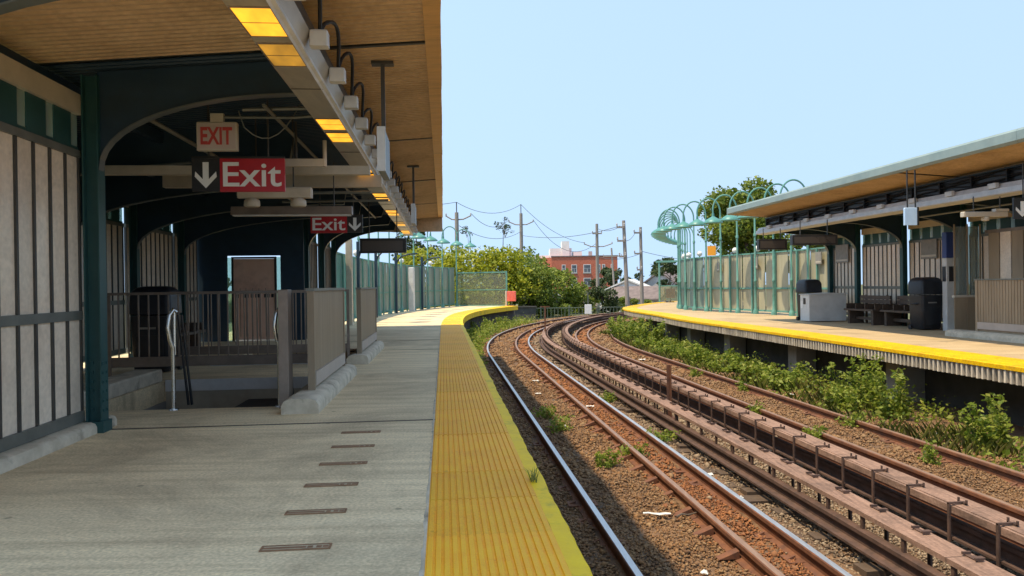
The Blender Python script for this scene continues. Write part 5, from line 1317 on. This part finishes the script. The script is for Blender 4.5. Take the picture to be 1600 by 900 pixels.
spots = [(9.3, 5.85, 0.75, 0.7), (11.7, 5.95, 0.95, 0.8), (12.4, 5.55, 0.5, 0.8), (13.0, 5.9, 0.95, 0.8), (15.2, 5.6, 0.34, 0.9), (16.0, 6.0, 0.53, 0.9), (17.3, 5.95, 0.38, 0.9), (18.2, 5.5, 0.31, 0.9), (19.2, 5.9, 0.5, 0.9), (20.1, 5.6, 0.59, 0.9), (21.3, 5.8, 0.4, 1.0), (22.6, 5.5, 0.37, 1.0), (24.0, 5.8, 0.53, 1.1), (25.5, 5.6, 0.43, 1.1), (27.0, 5.7, 0.95, 1.2), (28.8, 5.5, 1.0, 1.2), (30.6, 5.4, 0.95, 1.2), (32.5, 5.25, 0.9, 1.1)]
for k, (s, o, h, w) in enumerate(spots):
    weed_plant('leafy green weed growing below the right platform edge, %s from the camera' % (ORD[k] if k < 16 else ['seventeenth', 'eighteenth', 'nineteenth', 'twentieth', 'twenty-first', 'twenty-second'][k - 16]), s, o, h, w, int(620 * (0.5 + w) * (0.6 + h)), 0.075 if s < 16 else 0.095)
low = [(9.2, 0.55, 0.22, 0.30), (11.3, 0.30, 0.25, 0.4), (12.6, 0.30, 0.22, 0.35), (9.6, 1.05, 0.16, 0.28), (10.5, 1.7, 0.18, 0.35), (4.6, -0.30, 0.16, 0.15), (8.6, 4.45, 0.30, 0.3), (10.2, 3.75, 0.25, 0.3), (12.2, 3.72, 0.22, 0.3), (11.0, 4.75, 0.22, 0.3), (15.0, 4.72, 0.25, 0.3), (17.5, 4.6, 0.22, 0.3), (14.2, 1.7, 0.16, 0.3)]
for k, (s, o, h, w) in enumerate(low):
    weed_plant(['small weed tuft between the polished rails, nearest', 'green weed tuft beside the platform side rail', 'dark weed tuft beside the bend of the near rail', 'weed tuft growing against the guard rail', 'weed tuft right of the polished rail',
                'tiny green sprout beside the nearest rail', 'pale green weed between the far rails', 'weed tuft growing over the far guard rail', 'second weed tuft on the far guard rail', 'weed tuft beside the farthest rail, near', 'weed tuft beside the farthest rail, middle', 'weed tuft beside the farthest rail, far', 'small weed before the brown plank'][k],
               s, o, h, w, int(120 + 500 * w), 0.05, -1.04, M_LEAFN, 'weed_tuft', 'weed tufts among the rails')
# grass growing from the platform edge joint
t = thing('grass_tuft', 'tuft of grass growing from the yellow platform edge', 'grass', 4.68, -0.84, 0.0)
m = MB()
for k in range(34):
    a = random.uniform(0, 2 * PI); L = random.uniform(0.05, 0.13); b0 = Vector((random.uniform(-.02, .02), random.uniform(-.05, .05), 0)); d = Vector((math.cos(a) * 0.5, math.sin(a) * 0.5, 1)).normalized()
    sd = Vector((-math.sin(a), math.cos(a), 0)) * 0.003; e1 = b0 + d * L * 0.6; e2 = b0 + d * L + Vector((math.cos(a), math.sin(a), -0.3)) * L * 0.25
    m.add([b0 - sd, b0 + sd, e1 + sd * 0.8, e2, e1 - sd * 0.8], [(0, 1, 2, 3, 4)])
mk('blades', m, M_GRASS, t)
# ground cover below the right platform and at the left bend
S1, O1 = rng.uniform(8, 36, 34000), rng.uniform(4.95, 7.0, 34000)
hgt = np.abs(rng.normal(0, 0.12, 34000)) * np.clip((O1 - 4.9) / 0.5, 0.2, 1.4) * (0.6 + 0.5 * np.sin(S1 * 1.7) + 0.3 * np.sin(S1 * 4.1))
O1 = O1 + (np.array([ER(a) for a in S1]) - 6.5) * 0.9
msk = (hgt > 0.0) & (rng.random(34000) < np.clip(0.45 + 0.5 * np.sin(S1 * 1.3 + 1) * np.sin(S1 * 0.47) + (S1 - 13) * 0.05, 0.12, 1))
tag(ob('ground_cover', leaf_mesh('ground_cover', Wn(S1[msk], O1[msk], -1.07 + hgt[msk]), 0.075, M_LEAFN)), 'low green creeping weeds covering the strip below the right platform', 'ground cover', kind='stuff')
def grass_stuff(label, S, O, Z, hmin, hmax, mm):
    n = len(S); P = Wn(S, O, Z); h = rng.uniform(hmin, hmax, n); a = rng.uniform(0, 2 * PI, n); d = np.stack([np.cos(a), np.sin(a), np.zeros(n)], 1)
    sd = np.stack([-np.sin(a), np.cos(a), np.zeros(n)], 1) * 0.0028; up = np.array([0, 0, 1.0])
    mid = P + d * (h * 0.18)[:, None] + up * (h * 0.6)[:, None]; tip = P + d * (h * 0.55)[:, None] + up * h[:, None]
    V = np.stack([P - sd, P + sd, mid + sd * 0.7, tip, mid - sd * 0.7], 1).reshape(-1, 3)
    me = bpy.data.meshes.new('grass'); me.vertices.add(5 * n); me.vertices.foreach_set('co', V.astype(np.float32).ravel())
    me.loops.add(5 * n); me.loops.foreach_set('vertex_index', np.arange(5 * n, dtype=np.int32)); me.polygons.add(n); me.polygons.foreach_set('loop_start', np.arange(0, 5 * n, 5, dtype=np.int32))
    me.materials.append(mm); me.update(calc_edges=True)
    return tag(ob('grass', me), label, 'grass', kind='stuff')
gs = rng.uniform(8.5, 34, 11000); go_ = rng.uniform(4.95, 6.3, 11000) + np.array([(ER(a) - 6.5) * 0.9 for a in gs])
gk = np.sin(gs * 2.1) + np.sin(gs * 5.3 + go_ * 3) > 0.1
grass_stuff('pale grass blades among the weeds below the right platform', gs[gk], go_[gk], np.full(gk.sum(), -1.08), 0.08, 0.30, M_GRASS)
S1 = rng.uniform(20, 44, 9000); O1 = rng.uniform(-1.0, -0.12, 9000) + np.array([(EL(a) + 0.77) * 0.75 for a in S1]) * rng.random(9000)
hgt = np.abs(rng.normal(0, 0.10, 9000)) * np.clip((S1 - 20) / 6, 0.2, 2.2)
tag(ob('ground_cover', leaf_mesh('ground_cover', Wn(S1, O1, -1.07 + hgt), 0.09, M_LEAFN)), 'green weeds between the left platform wall and the bending rail', 'ground cover', kind='stuff')
for k, (s, o, h, w) in enumerate(((27, -1.0, 0.5, 0.7), (31, -1.1, 0.6, 0.9), (35, -1.25, 0.75, 1.1), (38.5, -1.3, 0.7, 1.1))):
    weed_plant('green weed clump under the left platform where it bends, %s from the camera' % ORD[k], s, o, h, w, 700, 0.10, group='weeds along the left platform')
# ================================================================== BACKGROUND
def tree(name, label, x, y, h, cr, cz, ch, nleaf, lsize, m_, nclump=14, group=None, trunk_r=0.12, base_z=None, bare=False):
    """crown of leaf clumps: cr crown radius, cz height of crown centre, ch half height"""
    z0 = ground_h(x, y) - 0.1 if base_z is None else base_z
    t = thing(name, label, 'tree' if name != 'shrub' else 'shrub', loc=(x, y, z0), rz=random.uniform(0, 6), group=group)
    C, Rr = [], []
    for k in range(nclump):
        a = random.uniform(0, 2 * PI); v = random.uniform(-1, 1); q = random.random() ** 0.5
        rr = cr * math.sqrt(max(0.05, 1 - v * v * 0.9)) * q
        C.append((rr * math.cos(a), rr * math.sin(a), cz + ch * v)); s_ = (random.uniform(0.34, 0.52) if name == 'shrub' else random.uniform(0.24, 0.42)) * min(cr, ch * 1.1); Rr.append((s_ * 1.15, s_ * 1.15, s_ * 0.85))
    tr = MB(); tr.tube([(0, 0, 0), (0.03 * h, 0.01 * h, h * 0.3), (0.0, 0.03 * h, h * 0.6), (0.02 * h, 0, min(h * 0.9, cz + ch * 0.6))], [trunk_r, trunk_r * 0.8, trunk_r * 0.55, trunk_r * 0.2], 8)
    for c in C[: (10 if not bare else nclump)]:
        zt = max(0.15 * h, c[2] - 0.35 * math.hypot(c[0], c[1]) - 0.3); tr.tube([(0.01, 0, zt), (c[0] * 0.45, c[1] * 0.45, (zt + c[2]) * 0.52), c], [trunk_r * 0.42, trunk_r * 0.28, trunk_r * 0.08], 6)
    mk('trunk', tr, M_BARK, t, smooth=True)
    pts = clump_points(C, Rr, nleaf, 0.45)
    ob('crown', leaf_mesh('crown', pts, lsize, m_, 0.1, 0.7), t)
    return t
SHG = 'shrubs and small trees beyond the left platform'
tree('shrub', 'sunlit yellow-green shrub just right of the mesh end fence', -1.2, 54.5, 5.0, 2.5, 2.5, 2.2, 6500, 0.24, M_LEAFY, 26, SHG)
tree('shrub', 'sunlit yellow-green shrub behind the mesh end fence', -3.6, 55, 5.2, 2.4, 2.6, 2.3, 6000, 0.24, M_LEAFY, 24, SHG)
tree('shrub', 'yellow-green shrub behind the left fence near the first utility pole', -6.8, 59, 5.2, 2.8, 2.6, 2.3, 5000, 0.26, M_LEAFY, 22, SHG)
tree('shrub', 'mid green shrub behind the red warning board', 1.4, 56.5, 4.4, 2.1, 2.1, 2.0, 5000, 0.22, M_LEAFM, 22, SHG)
tree('shrub', 'mid green shrub below the left edge of the brick building', 3.6, 62, 4.0, 2.2, 1.8, 1.7, 4500, 0.23, M_LEAFM, 20, SHG)
tree('shrub', 'olive shrub under the brick building', 6.0, 66, 3.2, 2.2, 1.2, 1.3, 4000, 0.22, M_LEAFM, 18, SHG)
tree('shrub', 'low dark shrub left of the white house', 7.6, 63, 2.4, 1.6, 0.9, 1.0, 3000, 0.20, M_LEAFD, 14, SHG)
tree('shrub', 'low mid green shrub in front of the low metal fence middle', 2.6, 57.5, 2.4, 1.8, 0.7, 1.0, 3000, 0.20, M_LEAFM, 14, SHG)
tree('shrub', 'low green shrub in front of the white house', 11.3, 72, 2.6, 2.6, 0.4, 0.9, 2600, 0.22, M_LEAFM, 14, SHG)
tree('shrub', 'dark shrub between brick building and white house', 13.2, 104, 6.0, 3.2, 4.6, 1.7, 2600, 0.35, M_LEAFD, 14, SHG)
tree('shrub', 'brownish shrub left of the brick building', 1.8, 75, 6.0, 2.6, 4.4, 1.9, 3500, 0.26, M_LEAFM, 18, SHG)
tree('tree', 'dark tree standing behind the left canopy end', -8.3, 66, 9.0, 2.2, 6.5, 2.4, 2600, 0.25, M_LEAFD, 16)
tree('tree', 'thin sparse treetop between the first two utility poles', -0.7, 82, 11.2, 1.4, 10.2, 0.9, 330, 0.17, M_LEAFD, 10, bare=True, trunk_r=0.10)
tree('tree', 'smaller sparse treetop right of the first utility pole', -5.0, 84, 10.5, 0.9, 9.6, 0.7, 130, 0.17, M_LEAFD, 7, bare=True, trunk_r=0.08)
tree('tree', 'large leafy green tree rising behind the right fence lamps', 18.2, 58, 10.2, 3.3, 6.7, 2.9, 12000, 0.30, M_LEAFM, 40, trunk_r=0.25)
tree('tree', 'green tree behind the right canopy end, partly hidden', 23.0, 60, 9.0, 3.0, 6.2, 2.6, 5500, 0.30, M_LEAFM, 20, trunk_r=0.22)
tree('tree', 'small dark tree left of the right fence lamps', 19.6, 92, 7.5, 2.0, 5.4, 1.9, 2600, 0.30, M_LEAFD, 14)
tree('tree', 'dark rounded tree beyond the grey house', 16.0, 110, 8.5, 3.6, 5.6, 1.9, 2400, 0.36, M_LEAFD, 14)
tree('tree', 'dark tree behind the low fence at the bend', -0.5, 64, 4.5, 2.4, 2.2, 1.8, 3200, 0.24, M_LEAFM, 14)
for k, (x, y) in enumerate(((-30, 120), (-22, 130), (-14, 140), (28, 130), (38, 120), (50, 125), (62, 110), (-42, 110))):
    tree('tree', 'distant dark tree on the horizon, %s of the far row' % ORD[k], x, y, 11, 4.5, 8.2, 3.0, 1200, 0.6, M_LEAFD, 10, 'far trees on the horizon', 0.25)

# brick building
bld = thing('brick_building', 'red brick apartment building with a white roof box behind the shrubs', 'building', loc=(13.5, 150, -9.0), rz=0.0)
BW0, BW1 = -7.7, 7.7
zt = 15.75
m = MB(); m.box(BW0 + 2.2, BW1, 0, 14, 0, zt); mk('wall', m, M_BRICK, bld)
m = MB(); m.prism_z([(BW0 + 2.199, 0.0), (BW0 + 2.199, 9.0), (BW0 - 0.4, 9.0), (BW0 - 0.4, 1.6)], 0, zt - 0.1); mk('wall', m, M_BRICK, bld)
mk('parapet', MB().box(BW0 + 2.1, BW1 + 0.1, -0.12, 0.3, zt + 0.001, zt + 0.22), M_SHINGLE, bld)
def bwin(x, z, w=1.25, h=1.7):
    f_ = mk('window', MB().box(x - w / 2, x + w / 2, -0.06, -0.002, z, z + h), M_WFRAME, bld)
    mk('pane', MB().box(x - w / 2 + 0.12, x - 0.04, -0.075, -0.0605, z + 0.12, z + h * 0.52), M_WINDOW, f_); mk('pane', MB().box(x + 0.04, x + w / 2 - 0.12, -0.075, -0.0605, z + 0.12, z + h * 0.52), M_WINDOW, f_)
    mk('pane', MB().box(x - w / 2 + 0.12, x + w / 2 - 0.12, -0.075, -0.0605, z + h * 0.56, z + h - 0.12), M_WINDOW, f_)
    mk('sill', MB().box(x - w / 2 - 0.1, x + w / 2 + 0.1, -0.16, -0.002, z - 0.16, z - 0.001), M_CONC2, f_)
for z in (12.5, 9.8, 7.1, 4.4):
    for x, w in ((-3.1, 0.75), (-1.0, 1.1), (1.6, 1.5), (3.8, 0.9), (4.9, 0.6), (6.6, 0.5)): bwin(x, z, w)
mk('roof_box', MB().box(-5.6, -1.2, 3, 8, zt - 0.5, zt + 1.9), M_HOUSEW, bld); mk('roof_tower', MB().box(-3.2, -1.7, 2.6, 6, zt - 0.5, zt + 3.3), M_HOUSEW, bld)
mk('roof_box', MB().box(-0.9, 0.9, 3, 6, zt - 0.5, zt + 1.2), M_HOUSEW, bld); mk('roof_vent', MB().box(2.3, 3.0, 3, 4, zt, zt + 1.2), M_HOUSEG, bld)
mk('roof_box', MB().box(-9.2, -5.7, 6, 10, zt - 4.5, zt + 0.6), M_HOUSEW, bld)
# houses
def house(label, x, y, w, d, zeave, zpeak, wall_m, rz, zbase):
    t = thing('house', label, 'house', loc=(x, y, zbase), rz=rz)
    e, p = zeave - zbase, zpeak - zbase
    mk('wall', MB().prism_y([(-w / 2, 0), (w / 2, 0), (w / 2, e), (0, p), (-w / 2, e)], 0, d), wall_m, t)
    th = 0.18; ov = 0.35; sl_ = (p - e) / (w / 2)
    for sg in (-1, 1):
        mk('roof', MB().prism_y([(0, p + 0.03), (sg * (w / 2 + ov), e - sl_ * ov + 0.03), (sg * (w / 2 + ov), e - sl_ * ov + 0.03 + th), (0, p + 0.03 + th)], -0.3, d + 0.3), M_SHINGLE if wall_m is not M_HOUSEW else mat('white_roof', (0.60, 0.58, 0.55), (0.70, 0.68, 0.65), scale=1, rough=0.8), t)
    for (wx, wz) in ((-w * 0.22, e - 1.7), (w * 0.22, e - 1.7)):
        f_ = mk('window', MB().box(wx - 0.5, wx + 0.5, -0.06, -0.002, wz, wz + 1.2), M_WFRAME, t); mk('pane', MB().box(wx - 0.4, wx + 0.4, -0.075, -0.0605, wz + 0.1, wz + 1.1), M_WINDOW, f_)
    return t
house('white gabled house below the utility poles', 13.6, 88, 7.2, 9, 0.0, 1.55, M_HOUSEW, -0.25, -7.2)
house('grey house beyond the far end of the right platform', 19.3, 98, 5.2, 8, 0.8, 2.6, M_HOUSEG, -0.45, -7.2)
house('brown roofed house left of the grey house', 17.6, 84, 4.6, 7, -0.5, 0.7, M_HOUSEG, 0.9, -7.2)
house('tan low house under the brick building', 8.8, 98, 5.0, 6, -0.6, 0.4, mat('tan_house_wall', (0.45, 0.30, 0.18), (0.55, 0.38, 0.24), scale=1, rough=0.85), 0.1, -7.2)

# utility poles and wires
def pole(label, x, y, ztop, arms, r=0.16, lean=0.0, spike=0.0):
    zb = ground_h(x, y) - 0.2
    t = thing('utility_pole', label, 'utility pole', loc=(x, y, zb))
    H = ztop - zb
    mk('shaft', MB().tube([(0, 0, 0), (lean * 0.5, 0, H * 0.5), (lean, 0, H)], [r * 1.15, r, r * 0.82], 12), M_POLE, t, smooth=True)
    if spike: mk('top_pin', MB().tube([(lean, 0, H), (lean, 0, H + spike)], 0.05, 6), M_WIRE, t)
    for (zz, x0, x1, curve) in arms:
        zl = zz - zb; c = lean * zl / H
        if curve:
            m = MB()
            m.tube([(c, 0, zl - 0.25), (c + x0 * 0.45, 0, zl - 0.22), (c + x0, 0, zl + 0.08)], 0.06, 6); m.tube([(c, 0, zl - 0.25), (c + x1 * 0.45, 0, zl - 0.22), (c + x1, 0, zl + 0.08)], 0.06, 6)
            mk('cross_arm', m, M_POLE, t)
        else:
            mk('cross_arm', MB().box(c + x0, c + x1, -0.20, -0.10, zl - 0.07, zl + 0.07), M_POLE, t)
        for xx in (x0, x1):
            mk('insulator', MB().lathe([(0, 0), (0.05, 0), (0.07, 0.06), (0.04, 0.10), (0.07, 0.16), (0.03, 0.22), (0, 0.22)], 8, (c + xx * 0.97, -0.15 if not curve else 0, zl + 0.075)), M_HOUSEG, t)
    return t
pole('tall utility pole left of the others, rising behind the left fence', -4.5, 62, 7.3, [(6.95, -0.9, 1.2, True)], 0.19, 0.0, 0.85)
pole('utility pole with curved arms above the yellow-green shrubs', 1.0, 75, 8.4, [(7.5, -1.25, 1.25, True)], 0.19, 0.0, 0.9)
pole('thick pale utility pole in front of the brick building', 9.15, 80, 7.65, [(5.45, -1.4, 1.65, True), (6.6, -0.5, 0.5, False)], 0.18)
pole('utility pole with short side arms left of the last pole', 8.5, 55, 5.85, [(5.35, -0.55, 0.0, False), (4.35, -0.55, 0, False), (3.2, -0.45, 0, False)], 0.145, -0.24)
pole('rightmost utility pole beside the right platform tip', 11.28, 65, 6.1, [(5.6, -0.6, 0, False), (3.8, -0.6, 0, False), (2.4, -0.4, 0, False)], 0.15, -0.06)
pole('thin leaning utility pole between the thick pole and the side-arm pole', 13.9, 100, 6.0, [(4.9, -1.2, 1.3, False)], 0.14, -0.55)
def wire(label, a, b, sag, r=0.022):
    pts = [(a[0] + (b[0] - a[0]) * q, a[1] + (b[1] - a[1]) * q, a[2] + (b[2] - a[2]) * q - sag * 4 * q * (1 - q)) for q in [i / 16 for i in range(17)]]
    return tag(mk('overhead_wire', MB().tube(pts, r, 5), M_WIRE), label, 'wire')
wire('top wire between the two curved arm poles', (-4.5, 62, 8.15), (1.0, 75, 9.3), 0.9)
wire('right arm wire between the two curved arm poles', (-3.3, 62, 7.2), (-0.25, 75, 7.75), 0.9)
wire('low wire between the two curved arm poles', (-4.3, 62, 6.2), (1.0, 75, 6.6), 0.9)
wire('top wire sagging from the curved arm pole to the thick pole', (1.0, 75, 9.3), (7.75, 80, 5.65), 0.75)
wire('arm wire sagging from the curved arm pole to the thick pole', (2.2, 75, 7.75), (9.1, 80, 5.6), 1.9)
wire('wire leaving the first pole to the left behind the canopy', (-4.5, 62, 8.15), (-14, 45, 7.0), 0.6)
wire('wire from the thick pole to the side-arm pole', (9.15, 80, 7.2), (8.0, 55, 5.4), 0.3)
wire('long wire from the second pole towards the side-arm pole', (1.0, 75, 6.2), (8.0, 55, 5.45), 0.5)
wire('wire between the two right poles', (8.2, 55, 4.4), (10.8, 65, 5.7), 0.3)
wire('wire leaving the rightmost pole behind the right lamps', (11.3, 65, 4.0), (24, 75, 3.4), 0.5)
wire('lower wire from the thick pole to the rightmost pole', (9.15, 80, 4.2), (11.2, 65, 3.8), 0.4)
# street lamp arm
t = thing('street_light', 'curved white street light arm over the shrubs', 'street light', loc=(1.0, 58, ground_h(1, 58)))
zb = -ground_h(1, 58)
mk('arm', MB().tube([(0, 0, 0), (0.0, 0, zb - 0.4), (0.25, 0, zb + 0.0), (0.9, 0, zb + 0.26), (1.6, 0, zb + 0.40), (2.2, 0, zb + 0.44)], [0.07, 0.06, 0.055, 0.05, 0.045, 0.04], 8), M_GALV, t, smooth=True)
mk('lamp_head', MB().rbox(2.1, 2.7, -0.10, 0.10, zb + 0.37, zb + 0.50, 0.03), M_WHITE, t)
# low fence beyond the end of the left platform
t = thing('low_metal_fence', 'low green-grey metal fence across the bend of the tracks', 'fence', loc=(0.0, 53.5, -1.6), rz=0.03)
for k in range(42): mk('picket', MB().box(0.25 * k, 0.25 * k + 0.035, -0.02, 0.02, 0, 1.12), M_GRNFEN, t)
for k in range(6): mk('post', MB().box(2.05 * k - 0.05, 2.05 * k + 0.05, 0.021, 0.12, 0, 1.3), M_GRNFEN, t)
mk('top_rail', MB().box(-0.1, 10.6, -0.03, 0.03, 1.121, 1.17), M_GRNFEN, t); mk('bottom_rail', MB().box(-0.1, 10.6, -0.03, -0.021, 0.10, 0.15), M_GRNFEN, t)
tag(mk('dark_hut', MB().box(-0.75, 0.75, 0, 0.6, -1.6, -0.35).prism_y([(-0.85, -0.349), (0.85, -0.349), (0.80, -0.28), (-0.80, -0.26)], -0.08, 0.7), M_DARKW, None, (0.9, 52.3, 0)), 'dark relay box at the left end of the low fence', 'box')
t = thing('white_track_sign', 'small white square sign standing beside the bending tracks', 'sign', loc=(5.27, 52, -1.3))
mk('board', MB().rbox(-0.24, 0.24, -0.02, 0.02, 0.45, 1.10, 0.02), M_WHITE, t); mk('post', MB().box(-0.03, 0.03, 0.021, 0.06, 0, 1.9), M_WIRE, t)
